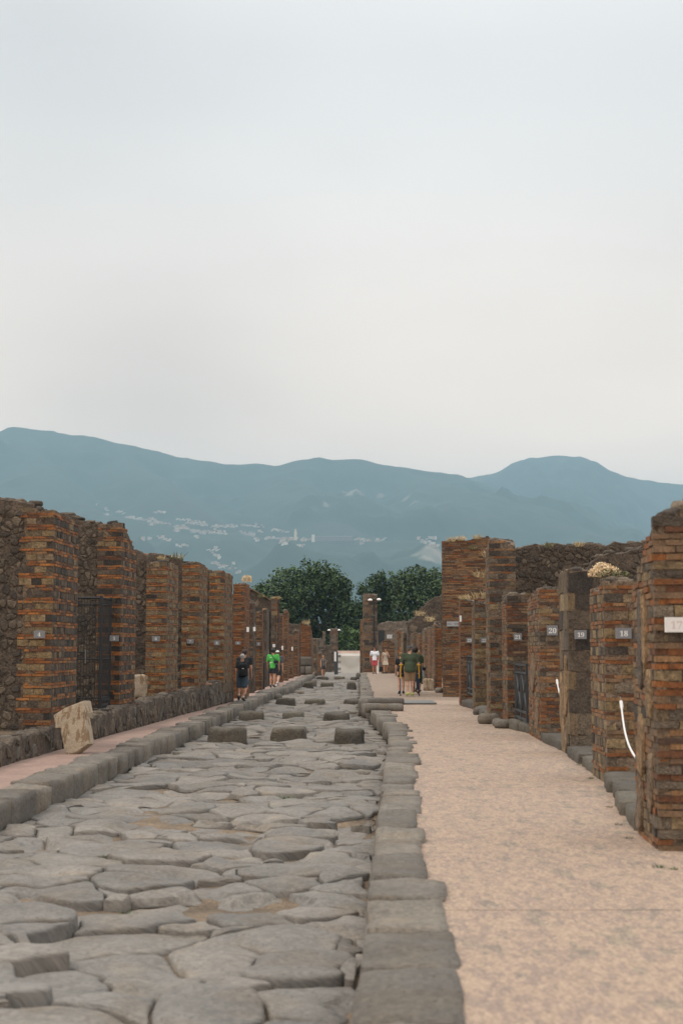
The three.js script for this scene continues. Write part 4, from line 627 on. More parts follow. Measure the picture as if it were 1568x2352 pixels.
{ // the leaning marble slab
  const d = 24.15, k = d / F / 4.878, ox = 790, oy = 1365, pt = ([x, y]) => [(x - ox) * k, (oy - y) * k];
  const face = [[690, 890], [905, 800], [945, 915], [937, 965], [985, 1120], [1016, 1250], [940, 1305], [872, 1352], [800, 1368], [772, 1350], [738, 1290], [728, 1210], [700, 1160], [690, 1085], [672, 1000]].map(pt), head = [[568, 962], [690, 890], [905, 800], [945, 915], [937, 965], [760, 1060], [655, 1085], [602, 1092]].map(pt);
  const ex = (p, dep, seed) => { const s = new THREE.Shape(p.map(([x, y]) => new THREE.Vector2(x, y))); let g = new THREE.ExtrudeGeometry(s, { depth: dep, bevelEnabled: true, bevelSize: 0.02, bevelThickness: 0.02, bevelSegments: 2, steps: 3 }); g.deleteAttribute('uv'); g.deleteAttribute('normal'); g = mergeVertices(g, 1e-4); const q = g.attributes.position, v = V3(); for (let i = 0; i < q.count; i++) { v.fromBufferAttribute(q, i); const n = (s2) => 0.028 * fbm3(v.x * 9 + s2, v.y * 9, v.z * 9, seed, 3); q.setXYZ(i, v.x + n(1), v.y + n(5), v.z + n(9)); } g = g.toNonIndexed(); g.computeVertexNormals(); return boxUV(g, 0.8, 0.2); };
  const g = thing('marble_slab', 'broken pale marble slab with a notched edge leaning against the left plinth', 'stone slab', [xAt(ox / 4.878, d), WALK_L - 0.02, -d], -0.28);
  const b = part('slab_body', ex(face, 0.17, 3), M.marble, g), h = part('slab_edge', ex(head, 0.24, 7), M.marble, g); b.position.z = -0.17; h.position.set(-0.004, 0, -0.30); b.rotation.x = h.rotation.x = -0.14;
}
{ // metal plate, bollard, posts
  const d = 46.2, g = thing('metal_plate', 'ribbed grey metal plate laid across the pavement', 'metal plate', [xAt(959, d), WALK_R, -d]); part('plate', new THREE.BoxGeometry(1.05, 0.025, 2.4).translate(0, 0.0125, 0), M.steel, g); for (let i = 0; i < 18; i++) part('rib', flat(0.018, 0.008, 2.36, -0.5 + i * 0.0588, 0.029, 0), M.steel, g);
  const p = thing('bollard', 'thin black post beside the grey stone pier on the left', 'post', [xAt(604.5, 62), WALK_L, -62]); part('shaft', new THREE.CylinderGeometry(0.07, 0.08, 1.1, 12).translate(0, 0.55, 0), M.iron, p); part('cap', new THREE.SphereGeometry(0.075, 12, 8).translate(0, 1.11, 0), M.iron, p);
  const q = thing('bollard', 'pale grey post standing behind the man in red shorts', 'post', [xAt(867, 100.5), WALK_R, -100.5]); part('shaft', flat(0.13, 0.95, 0.13, 0, 0.475, 0), M.white, q); part('cap', flat(0.16, 0.05, 0.16, 0, 0.97, 0), M.steel, q);
}
{ // hoarding across the street's far end
  const d = 142, w = xAt(833, d) - xAt(775, d), y0 = hAt(1549.5, d), h = hAt(1495, d) - y0, g = thing('hoarding', 'pale sagging hoarding sheet with a reddish top band closing the street', 'hoarding', [xAt(775, d), y0, -d]);
  const m = canvasMat(512, 480, (x, W, H) => { x.fillStyle = '#b9b4ac'; x.fillRect(0, 0, W, H); x.fillStyle = '#c9aea0'; x.fillRect(0, 0, W, H * 0.10); x.fillStyle = '#d9d5cf'; x.fillRect(0, H * 0.11, W, H * 0.1); speckle(x, W, H, 2500, 5, ['#b2ada5', '#c0bbb3', '#a8a39b', '#beb8ae']); for (const [y, t] of [[0.17, '#77756f'], [0.42, '#85827b'], [0.70, '#6f6d68'], [0.9, '#7c7972']]) { x.fillStyle = t; x.fillRect(2, H * y, W * 0.13, H * 0.11); speckle(x, W * 0.13, 1, 10, 3, ['#555']); } x.fillStyle = '#56544f'; x.font = 'bold 34px sans-serif'; x.fillText('VIA', 6, H * 0.26); }, { side: THREE.DoubleSide, roughness: 0.9 });
  const s = new THREE.PlaneGeometry(w, h, 30, 24), p = s.attributes.position; for (let i = 0; i < p.count; i++) { const u = p.getX(i) / w + 0.5, v = p.getY(i) / h + 0.5; p.setZ(i, 0.05 * Math.sin(v * 9 + 2.2 * Math.sin(u * 3.1)) + 0.04 * noise3(u * 4, v * 5, 1, 2)); } s.computeVertexNormals(); s.translate(w / 2, h / 2, 0); part('sheet', s, m, g);
  for (const x of [0, w / 2, w]) part('post', flat(0.07, h + 0.1, 0.07, x, h / 2, -0.12), M.steel, g); part('rail', flat(w, 0.06, 0.05, w / 2, h + 0.02, -0.1), M.steel, g); part('base_rail', flat(w, 0.12, 0.1, w / 2, -0.02, -0.1), M.ironGrey, g);
  const info2 = (X0, X1, Yt, Yb, Yg, dd, label) => { const x0 = xAt(X0, dd), ww = xAt(X1, dd) - x0, yb = hAt(Yb, dd), hh = hAt(Yt, dd) - yb, yg = hAt(Yg, dd), o = thing('information_board', label, 'signboard', [x0 + ww / 2, yg, -dd]); part('panel', flat(ww, hh, 0.05, 0, yb - yg + hh / 2, 0), M.white, o); part('stand', flat(0.16, yb - yg + hh, 0.10, ww / 2 + 0.06, (yb - yg + hh) / 2, -0.02), M.ironGrey, o); part('lower_panel', flat(ww, (yb - yg) * 0.98, 0.045, 0, (yb - yg) * 0.49, 0), M.ironGrey, o); };
  info2(767.3, 772.5, 1497, 1519, 1550, 128, 'white information board on a dark stand beside the hoarding');
  info2(748, 753.5, 1508, 1530, 1540, 185, 'white information board far off behind the woman in grey');
}
function lamp(X, Y, d, s, label) { // white dome lamp on a short arm
  const g = thing('street_lamp', label, 'lamp', [xAt(X, d), hAt(Y, d), -d]), shade = new THREE.SphereGeometry(0.17, 18, 10, 0, Math.PI * 2, 0, Math.PI / 2); shade.scale(1, 0.8, 1); part('lamp_shade', shade, M.white, g); part('lamp_glass', new THREE.CylinderGeometry(0.155, 0.13, 0.03, 18).translate(0, -0.012, 0), M.white, g); part('bracket', bar([0, 0.11, 0], [-s * 0.34, 0.06, -0.1], 0.02), M.iron, g);
}
lamp(850, 1379, 105.5, -1, 'white dome lamp on the front of the tall dark pillar'); lamp(870, 1378, 105.9, 1, 'white dome lamp on the right side of the tall dark pillar');
lamp(755.5, 1448, 154.6, -1, 'small white lamp on the left of the far square pillar'); lamp(778.5, 1448, 154.6, 1, 'small white lamp on the right of the far square pillar');
{ const g = thing('drain_pipe', 'dark vertical channel pipe down the face of the tall pillar', 'pipe', [xAt(859, 105.8), WALK_R, -105.86]); part('pipe', flat(0.14, 5.4, 0.1, 0, 2.7, 0), M.iron, g); part('clamp', flat(0.18, 0.05, 0.12, 0, 4.2, 0), M.steel, g); part('clamp', flat(0.18, 0.05, 0.12, 0, 1.6, 0), M.steel, g); }

// ---------- plants ----------
const leafMat = (c) => mat(c, { side: THREE.DoubleSide, roughness: 0.75 });
function blades(n, r, h, seed, w = 0.012, spread = 0.6) { // grass blades
  const R = rng(seed), pos = [], idx = []; for (let i = 0; i < n; i++) { const a = R() * 6.28, q = Math.sqrt(R()) * r, x = Math.cos(a) * q, z = Math.sin(a) * q, hh = h * (0.5 + 0.6 * R()), lx = (R() - 0.5) * spread * hh + x * 0.5, lz = (R() - 0.5) * spread * hh + z * 0.5, b = R() * 6.28, dx = Math.cos(b) * w, dz = Math.sin(b) * w, k = pos.length / 3; pos.push(x - dx, 0, z - dz, x + dx, 0, z + dz, x + lx * 0.5 + dx * 0.7, hh * 0.6, z + lz * 0.5 + dz * 0.7, x + lx * 0.5 - dx * 0.7, hh * 0.6, z + lz * 0.5 - dz * 0.7, x + lx, hh, z + lz); idx.push(k, k + 1, k + 2, k, k + 2, k + 3, k + 3, k + 2, k + 4); }
  const g = new THREE.BufferGeometry(); g.setAttribute('position', new THREE.Float32BufferAttribute(pos, 3)); g.setIndex(idx); g.computeVertexNormals(); return g;
}
function puff(list, n, s, seed) { // small petals over blobs [x, y, z, rx, ry]
  const R = rng(seed), pos = [], idx = [], v = V3(), u = V3(), w = V3();
  for (const [x, y, z, rx, ry] of list) for (let i = 0; i < n; i++) { const a = R() * 6.28, c = R() * 1.6 - 0.6, q = Math.sqrt(Math.max(0, 1 - c * c)), k = 0.75 + 0.3 * R(); v.set(x + Math.cos(a) * q * rx * k, y + c * ry * k, z + Math.sin(a) * q * rx * k); u.set(R() - 0.5, R() - 0.5, R() - 0.5).setLength(s * (0.6 + 0.8 * R())); w.set(R() - 0.5, R() - 0.5, R() - 0.5).cross(u).setLength(s * (0.5 + 0.6 * R())); const b = pos.length / 3; pos.push(v.x - u.x, v.y - u.y, v.z - u.z, v.x + w.x, v.y + w.y, v.z + w.z, v.x + u.x, v.y + u.y, v.z + u.z, v.x - w.x, v.y - w.y, v.z - w.z); idx.push(b, b + 1, b + 2, b, b + 2, b + 3); }
  const g = new THREE.BufferGeometry(); g.setAttribute('position', new THREE.Float32BufferAttribute(pos, 3)); g.setIndex(idx); g.computeVertexNormals(); return g;
}
const G = { dry: leafMat([0.46, 0.36, 0.20]), cream: leafMat([0.72, 0.56, 0.36]), green: leafMat([0.055, 0.105, 0.03]), olive: leafMat([0.12, 0.12, 0.05]) };
{
  const d = 18.95, b = thing('flowering_bush', 'cream dried flower bush on top of the pier with the plaque eighteen', 'bush', [xAt(1386, d), hAt(1313, d), -d]);
  part('flower_heads', puff([[0, 0.02, 0, 0.15, 0.10], [-0.11, -0.03, 0.02, 0.09, 0.07], [0.12, 0.0, -0.05, 0.12, 0.08], [0.02, 0.05, -0.14, 0.12, 0.08]], 230, 0.014, 5), G.cream, b); part('foliage', puff([[0.05, -0.05, 0.05, 0.15, 0.08], [0.22, -0.04, 0, 0.13, 0.06]], 160, 0.016, 6), G.olive, b);
  const d2 = 51.2, c = thing('flowering_bush', 'round dried flower bush on top of the tall red brick pier', 'bush', [xAt(566, d2), hAt(1333, d2), -d2]); part('flower_heads', puff([[0, 0.03, 0, 0.19, 0.16]], 260, 0.022, 7), G.cream, c); part('foliage', blades(30, 0.12, 0.2, 8), G.dry, c);
  // dry tufts on the wall tops: X, Y, d, size, wording
  [[1037, 1240, 51.9, 0.35, 'pale dried tuft at the left top of the corner house'], [1060, 1238, 51.9, 0.4, 'wide dried tuft along the top of the corner house'], [1098, 1234, 51.8, 0.35, 'dried tuft on the highest point of the corner house'], [1088, 1258, 51.75, 0.3, 'cream tuft growing out of the brickwork below the corner house top'], [1060, 1372, 43.9, 0.25, 'orange dried tuft on the left of the plaque twenty three pier'], [1072, 1372, 43.9, 0.3, 'orange dried tuft on the middle of the plaque twenty three pier'], [1103, 1370, 41, 0.45, 'tall wispy dried plant behind the plaque twenty two pier'], [1125, 1275, 35, 0.4, 'wispy dried plant on the sloping rubble mass'], [1262, 1252, 36.3, 0.25, 'thin dry grass on the long rubble wall'], [1330, 1250, 36.3, 0.28, 'thin dry grass farther right on the long rubble wall'], [639, 1373, 71.6, 0.3, 'dry tuft on the crumbling rubble pier'], [628, 1373, 71.6, 0.25, 'dry tuft on the left of the crumbling rubble pier'], [702, 1432, 97, 0.6, 'dry grass on the big brick block'], [404, 1281, 41.3, 0.4, 'thin dry stalks on the wall top by the round topped pier'], [368, 1280, 37.2, 0.2, 'dry tuft on the top of the pale pier six'], [963, 1412, 84, 0.7, 'green and dry tuft on the ragged rubble bank'], [985, 1425, 76, 0.6, 'dry tuft above the row of right piers'], [1105, 1320, 36, 0.4, 'olive tuft on the tall pier shoulder'], [600, 1370, 68.2, 0.35, 'dry tuft at the foot of the tiled gable']].forEach(([X, Y, d, s, label], i) => { const t = thing('dry_tuft', label, 'plant', [xAt(X, d), hAt(Y, d) - 0.06, -d + 0.05]); part('stems', blades(46, s * 0.42, s * 0.6, 40 + i, 0.006 + d * 0.00006, 1.6), i % 5 === 3 ? G.olive : G.dry, t); part('seed_heads', puff([[0, s * 0.25, 0, s * 0.5, s * 0.16], [s * 0.3, s * 0.2, 0, s * 0.25, s * 0.1]], 34, s * 0.035, 60 + i), i % 3 === 1 ? G.cream : G.dry, t); });
  // weeds between the paving stones and at the wall foot
  [[624, 2246, 0, 0.10, 'bright green weed in a joint at the bottom of the road'], [300, 2100, 0, 0.09, 'green weed beside the raised corner stones'], [240, 1965, 0, 0.07, 'small green weed in mid road on the left'], [610, 1998, 0, 0.09, 'weed in the dark joint near the middle of the road'], [662, 1832, 0, 0.10, 'small weed in the middle of the road'], [700, 1675, 0, 0.12, 'weed just behind the middle stepping stone'], [255, 1975, 0, 0.07, 'low weed in the left part of the road'], [1510, 1985, WALK_R, 0.06, 'green weed at the foot of the nearest right pier'], [1545, 1990, WALK_R, 0.05, 'grass clump in the corner below the nearest right pier'], [1355, 1785, WALK_R, 0.06, 'green weed at the foot of the pier eighteen'], [1400, 1850, WALK_R, 0.05, 'dry grass in front of the rounded threshold stones'], [1420, 1890, WALK_R, 0.05, 'dry green grass along the rounded threshold stones'], [1440, 1920, WALK_R, 0.05, 'grass beside the nearest right pier foot'], [1330, 1755, WALK_R, 0.09, 'weed along the threshold of pier nineteen'], [560, 2010, 0, 0.07, 'tiny weed in the paving left of the middle'], [20, 1660, 0.62, 0.12, 'green grass on the raised ground by the left edge'], [45, 1655, 0.62, 0.1, 'dry grass on the raised ground at the nearest left pier']].forEach(([X, Y, h, s, label], i) => { const d = dOn(Y, h), t = thing('weed', label, 'weed', [xAt(X, d, Y), h - 0.03, -d]); part('blades', blades(34, s * 0.75, s * 0.62, 90 + i, s * 0.055, 1.8), i % 4 === 2 || [10, 11, 12, 16].includes(i) ? G.olive : G.green, t); });
}
function tree(name, label, X0, d, blobs, seed, tone, per = 46) {
  const R = rng(seed), y0 = -0.02 + dip(d) - 0.1, g = thing(name, label, 'tree', [xAt(X0, d), y0, -d]), ox = xAt(X0, d), L = blobs.map(([X, Y, r]) => [xAt(X, d, Y) - ox, hAt(Y, d) - y0, (R() - 0.5) * 5, r * d / F]);
  const pos = [], col = [], idx = [], v = V3(), u = V3(), w = V3(), nrm = [];
  for (const [bx, by, bz, br] of L) {
    const K = Math.round(per * br * br * 0.68);
    for (let k = 0; k < K; k++) {
      const a = R() * 6.283, c = R() * 2 - 1, q = Math.sqrt(1 - c * c), rr = br * (0.40 + 0.80 * Math.pow(R(), 0.7)), cx = bx + Math.cos(a) * q * rr, cy = by + c * rr * 0.92, cz = bz + Math.sin(a) * q * rr, cr = 0.25 + 0.55 * R(), t = 0.86 + 0.3 * R();
      for (let i = 0; i < 24; i++) {
        v.set(R() - 0.5, R() - 0.5, R() - 0.5).setLength(cr * Math.cbrt(R())); v.x += cx; v.y += cy; v.z += cz; const s = 0.09 + 0.08 * R();
        u.set(R() - 0.5, (R() - 0.5) * 0.7, R() - 0.5).setLength(s); w.set(R() - 0.5, R() - 0.5, R() - 0.5).cross(u).setLength(s * 0.8);
        const b = pos.length / 3, n = u.clone().cross(w).normalize(); if (n.y < 0) n.negate();
        for (const [e, f] of [[-1, 0], [0.1, 1], [1, 0], [0.1, -1]]) { pos.push(v.x + u.x * e + w.x * f, v.y + u.y * e + w.y * f, v.z + u.z * e + w.z * f); nrm.push(n.x, n.y, n.z); const m = t * (0.94 + 0.12 * R()); col.push(tone[0] * m, tone[1] * m, tone[2] * m); }
        idx.push(b, b + 1, b + 2, b, b + 2, b + 3);
      }
    }
  }
  const q = new THREE.BufferGeometry(); q.setAttribute('position', new THREE.Float32BufferAttribute(pos, 3)); q.setAttribute('normal', new THREE.Float32BufferAttribute(nrm, 3)); q.setAttribute('color', new THREE.Float32BufferAttribute(col, 3)); q.setIndex(idx);
  part('crown', q, leaves, g);
  const low = Math.min(...L.map((b) => b[1])), limb = (pts, r0, r1) => { const c = new THREE.CatmullRomCurve3(pts.map((p) => V3(...p))), t = new THREE.TubeGeometry(c, 10, 1, 7), P2 = t.attributes.position, ctr = V3(); for (let i = 0; i < P2.count; i++) { const k = Math.floor(i / 8) / 10; c.getPointAt(Math.min(1, k), ctr); const r = lerp(r0, r1, k); P2.setXYZ(i, ctr.x + (P2.getX(i) - ctr.x) * r, ctr.y + (P2.getY(i) - ctr.y) * r, ctr.z + (P2.getZ(i) - ctr.z) * r); } return t; };
  const fork = [0.1, Math.max(2, low * 0.9), 0]; part('trunk', limb([[0, -0.3, 0], [0.12, fork[1] * 0.5, 0.1], fork], 0.36, 0.26), barkMat, g);
  for (const b of L) part('limb', limb([fork, [lerp(fork[0], b[0], 0.45), lerp(fork[1], b[1], 0.6), b[2] * 0.4], [b[0], b[1], b[2]]], 0.15, 0.03), barkMat, g);
}
const leaves = new THREE.MeshPhysicalMaterial({ vertexColors: true, side: THREE.DoubleSide, roughness: 1, transmission: 0.4, thickness: 0 });
const barkMat = mat([0.09, 0.075, 0.06], { bumpMap: T.roughBump, bumpScale: 0.03 });
{
tree('plane_tree', 'broad dark green tree, leftmost behind the ruins', 640, 172, [[617, 1362, 27], [650, 1335, 30], [640, 1395, 36], [668, 1372, 34], [612, 1418, 26], [655, 1445, 36], [628, 1460, 24]], 7, [0.105, 0.18, 0.06]);
tree('plane_tree', 'tallest tree with a double rounded top above the far pillar', 735, 178, [[700, 1322, 30], [745, 1322, 33], [716, 1362, 38], [765, 1368, 36], [787, 1348, 24], [690, 1410, 40], [742, 1425, 44], [790, 1415, 34], [812, 1402, 20], [762, 1482, 38], [700, 1478, 38]], 8, [0.095, 0.17, 0.052]);
tree('plane_tree', 'green tree directly behind the tall dark pillar', 872, 182, [[850, 1357, 26], [880, 1337, 24], [838, 1402, 26], [873, 1388, 36], [905, 1368, 30], [858, 1440, 34], [822, 1448, 24], [902, 1445, 40]], 9, [0.095, 0.165, 0.055]);
tree('plane_tree', 'green tree partly hidden by the corner house', 968, 176, [[925, 1338, 26], [962, 1326, 26], [1000, 1335, 30], [940, 1380, 36], [985, 1380, 38], [1022, 1368, 36], [960, 1430, 40], [1015, 1430, 40]], 10, [0.105, 0.175, 0.06]);
tree('shrub_tree', 'brighter low green tree just above the hoarding', 806, 166, [[804, 1462, 20], [788, 1482, 20], [825, 1478, 20], [812, 1500, 18], [776, 1505, 18]], 11, [0.12, 0.215, 0.06]);
tree('shrub_tree', 'dark low shrub filling the view behind the far piers', 690, 168, [[660, 1500, 24], [700, 1512, 24], [735, 1508, 24], [640, 1480, 22], [850, 1500, 22], [885, 1490, 24]], 12, [0.08, 0.14, 0.048]);
}

// ---------- villages on the slopes ----------
{
  const hm = [[0.55, 0.51, 0.46], [0.66, 0.59, 0.50], [0.45, 0.41, 0.37], [0.60, 0.45, 0.36], [0.74, 0.70, 0.64]].map((c) => mat(c)), rm = [mat([0.42, 0.30, 0.22]), mat([0.50, 0.46, 0.42])];
  const gable = (w, h, l) => { const s = new THREE.Shape([new THREE.Vector2(-w / 2, 0), new THREE.Vector2(w / 2, 0), new THREE.Vector2(0, h)]); return new THREE.ExtrudeGeometry(s, { depth: l, bevelEnabled: false }).translate(0, 0, -l / 2); };
  const proto = (w, h, l, roof, k) => { const g = new THREE.Group(), a = part('wall', new THREE.BoxGeometry(w, h + 5, l).translate(0, (h - 5) / 2, 0), hm[k % 5], g); part('roof', roof ? gable(w + 1, roof, l + 1).translate(0, h, 0) : new THREE.BoxGeometry(w + 0.8, 0.7, l + 0.8).translate(0, h + 0.35, 0), rm[roof ? 0 : 1], g); for (const [x, y] of [[-w / 4, h * 0.62], [w / 4, h * 0.62], [0, h * 0.25]]) part('window', new THREE.BoxGeometry(1.6, 2, 0.3).translate(x, y, l / 2 + 0.1), M.slate, g); return g; };
  const kinds = []; for (let k = 0; k < 5; k++) kinds.push(proto(11, 7, 9, 2.2, k), proto(15, 11, 10, 0, k), proto(15, 7, 10, 1.6, k + 1));
  const A = (x, y) => [(350 + x / 2.24) * 0.574, (2000 + y / 2.24) * 0.574], B = (x, y) => [(1000 + x / 1.96) * 0.574, (2060 + y / 1.96) * 0.574], R = rng(99);
  const rows = [
    ['upper left hamlet', A, [[150, 85, 195, 105, 2, 3], [150, 138, 190, 142, 2, 4], [260, 118, 340, 130, 4, 8], [75, 50, 95, 40, 2, 4], [345, 158, 520, 188, 10, 8]]],
    ['long village row', A, [[530, 188, 625, 200, 13, 24], [640, 215, 750, 232, 6, 6], [780, 240, 905, 265, 12, 14], [780, 290, 830, 285, 4, 6], [800, 178, 885, 195, 4, 4], [555, 232, 580, 232, 2, 3], [600, 120, 700, 110, 3, 8]]],
    ['village centre', A, [[885, 195, 1075, 230, 20, 20], [930, 282, 1060, 305, 14, 20], [1075, 292, 1250, 302, 12, 12], [1110, 250, 1340, 240, 15, 9], [960, 325, 990, 340, 3, 6]]],
    ['right end of the village', A, [[1380, 235, 1520, 245, 9, 10], [1370, 298, 1495, 325, 9, 16], [1505, 360, 1530, 362, 2, 8], [1540, 290, 1568, 292, 2, 4]]],
    ['lower hamlet', A, [[625, 345, 745, 375, 6, 16], [795, 412, 900, 425, 4, 6], [1070, 455, 1190, 470, 5, 6], [1120, 495, 1190, 520, 3, 4], [1110, 572, 1190, 588, 5, 10], [1180, 612, 1330, 605, 8, 16], [1325, 662, 1370, 668, 2, 3], [490, 360, 500, 360, 1, 1], [560, 356, 562, 357, 1, 1]]],
    ['village by the church tower', B, [[0, 95, 110, 103, 5, 4], [170, 125, 310, 138, 6, 6], [70, 135, 95, 136, 2, 4], [0, 145, 35, 172, 4, 6], [55, 200, 60, 202, 2, 6], [120, 190, 235, 195, 7, 6], [255, 200, 275, 200, 2, 5], [290, 195, 375, 192, 6, 8], [230, 240, 305, 235, 5, 6], [380, 255, 425, 248, 4, 6], [400, 200, 555, 192, 13, 12]]],
    ['village on the right spur', B, [[820, 196, 945, 205, 9, 12], [865, 235, 890, 232, 2, 4], [985, 210, 1070, 200, 7, 8]]],
    ['village near the quarry', B, [[1320, 212, 1460, 215, 9, 10], [1400, 248, 1480, 250, 5, 6], [1405, 195, 1415, 198, 2, 3]]],
  ];
  const looks = ['gabled', 'flat roofed', 'long gabled'], tints = ['grey white', 'cream', 'grey', 'pinkish', 'white'];
  const lots = [];
  for (const [where, f, segs] of rows) for (const [x0, y0, x1, y1, n, s] of segs) for (let i = 0, N = Math.round(n * 2.1); i < N; i++) {
    const t = (i + 0.5 * R() + 0.25) / N, [X, Y] = f(lerp(x0, x1, t), lerp(y0, y1, t) + (R() - 0.5) * s * 1.8), p = onHill(X, Y); if (p) lots.push({ p, where, k: Math.floor(R() * 15), turn: (R() - 0.5) * 1.2, z: 0.36 + 0.42 * R() * R() + 0.06 * R() });
  }
  lots.sort((a, b) => b.z / b.p[2] - a.z / a.p[2]); const crowd = [];
  lots.forEach((l, n) => {
    const o = kinds[l.k].clone(); o.position.set(l.p[0], l.p[1] - 1, -l.p[2]); o.rotation.y = l.turn; o.scale.setScalar(l.z);
    const j = Math.floor(l.k / 3), tint = tints[(j + (l.k % 3 === 2 ? 1 : 0)) % 5];
    if (n < 296) { o.name = numbered('village_house'); scene.add(o); info(o, `small ${tint} ${looks[l.k % 3]} house in the ${l.where}`, 'house', `${tint} ${looks[l.k % 3]} houses in the ${l.where}`); return; }
    o.updateMatrixWorld(); o.traverse((q) => { if (!q.isMesh) return; const g = (q.geometry.index ? q.geometry.toNonIndexed() : q.geometry.clone()).applyMatrix4(q.matrixWorld), m = g.attributes.position.count, a = new Float32Array(m * 3), t = q.material.color; for (let v = 0; v < m; v++) { a[v * 3] = t.r; a[v * 3 + 1] = t.g; a[v * 3 + 2] = t.b; } g.setAttribute('color', new THREE.BufferAttribute(a, 3)); crowd.push(g); });
  });
  if (crowd.length) info(part('village_house_mass', mergeGeometries(crowd), mat([1, 1, 1], { vertexColors: true })), 'smallest far houses scattered through the hillside villages', 'houses', null, 'stuff');
  const [tx, ty, td] = onHill(...B(357, 198)), tw = thing('church_tower', 'pale yellow church tower rising above the hillside village', 'tower', [tx, ty - 2, -td]); part('shaft', flat(8, 26, 8, 0, 13, 0), mat([0.72, 0.60, 0.42]), tw); part('belfry', flat(6, 6, 6, 0, 29, 0), hm[1], tw); part('roof', new THREE.ConeGeometry(4.5, 5, 8).translate(0, 34.5, 0), rm[0], tw);
  const [mx, my, md] = onHill(...B(655, 205)), mo = thing('long_building', 'long dark windowed building with a white end wing on the hillside', 'building', [mx, my - 3, -md]); part('wall', flat(112, 15, 14, 0, 7, 0), mat([0.24, 0.22, 0.20]), mo); part('roof', flat(114, 1.5, 16, 0, 15.2, 0), rm[1], mo); part('end_wing', flat(9, 22, 15, -60, 9, 1), hm[4], mo); for (let i = 0; i < 16; i++) part('window', flat(4, 7, 0.4, -50 + i * 6.6, 8, 7.1), M.slate, mo);
}
// ---------- people ----------
const SK = { fair: [0.52, 0.30, 0.21], tan: [0.42, 0.215, 0.13], brown: [0.30, 0.15, 0.09] };
const cloth = {}; const clothMat = (c) => (cloth[c.join()] ??= mat(c, { roughness: 0.9 }));
// a skin over bones [ax,ay,az, bx,by,bz, ra, rb]; cut(x,y,z) > 0 takes away
const MC = new Map();
function skin(bones, lo, hi, k, cut, N = 46) {
  if (!MC.has(N)) MC.set(N, new MarchingCubes(N, new THREE.MeshStandardMaterial(), false, false, 60000));
  const mc = MC.get(N), half = N / 2, c = [0, 1, 2].map((i) => (lo[i] + hi[i]) / 2), s = [0, 1, 2].map((i) => (hi[i] - lo[i]) / 2 * 1.12);
  mc.reset(); mc.isolation = 0; const f = mc.field;
  for (let z = 0; z < N; z++) for (let y = 0; y < N; y++) for (let x = 0; x < N; x++) {
    const px = c[0] + ((x - half) / half) * s[0], py = c[1] + ((y - half) / half) * s[1], pz = c[2] + ((z - half) / half) * s[2]; let d = 9;
    for (const b of bones) {
      const ex = b[3] - b[0], ey = b[4] - b[1], ez = b[5] - b[2], qx = px - b[0], qy = py - b[1], qz = pz - b[2], l = ex * ex + ey * ey + ez * ez, t = l ? clamp((qx * ex + qy * ey + qz * ez) / l, 0, 1) : 0;
      const dx = qx - ex * t, dy = qy - ey * t, dz = (qz - ez * t) * (b[8] ?? 1), e = Math.sqrt(dx * dx + dy * dy + dz * dz) - (b[6] + (b[7] - b[6]) * t);
      const h = clamp(0.5 + 0.5 * (d - e) / k, 0, 1); d = d > 8 ? e : d + (e - d) * h - k * h * (1 - h);
    }
    if (cut) d = Math.max(d, cut(px, py, pz));
    f[x + y * N + z * N * N] = -d;
  }
  mc.update(); const n = mc.count, a = mc.positionArray, p = new Float32Array(n * 3); for (let i = 0; i < n; i++) for (let j = 0; j < 3; j++) p[i * 3 + j] = c[j] + a[i * 3 + j] * s[j];
  let g = new THREE.BufferGeometry(); g.setAttribute('position', new THREE.BufferAttribute(p, 3)); g = mergeVertices(g, 1e-4); g.computeVertexNormals(); return g;
}
function span(bones, pad) { const lo = [9, 9, 9], hi = [-9, -9, -9]; for (const b of bones) for (let e = 0; e < 2; e++) for (let i = 0; i < 3; i++) { const r = b[6 + e] + pad; lo[i] = Math.min(lo[i], b[e * 3 + i] - r); hi[i] = Math.max(hi[i], b[e * 3 + i] + r); } return [lo, hi]; }
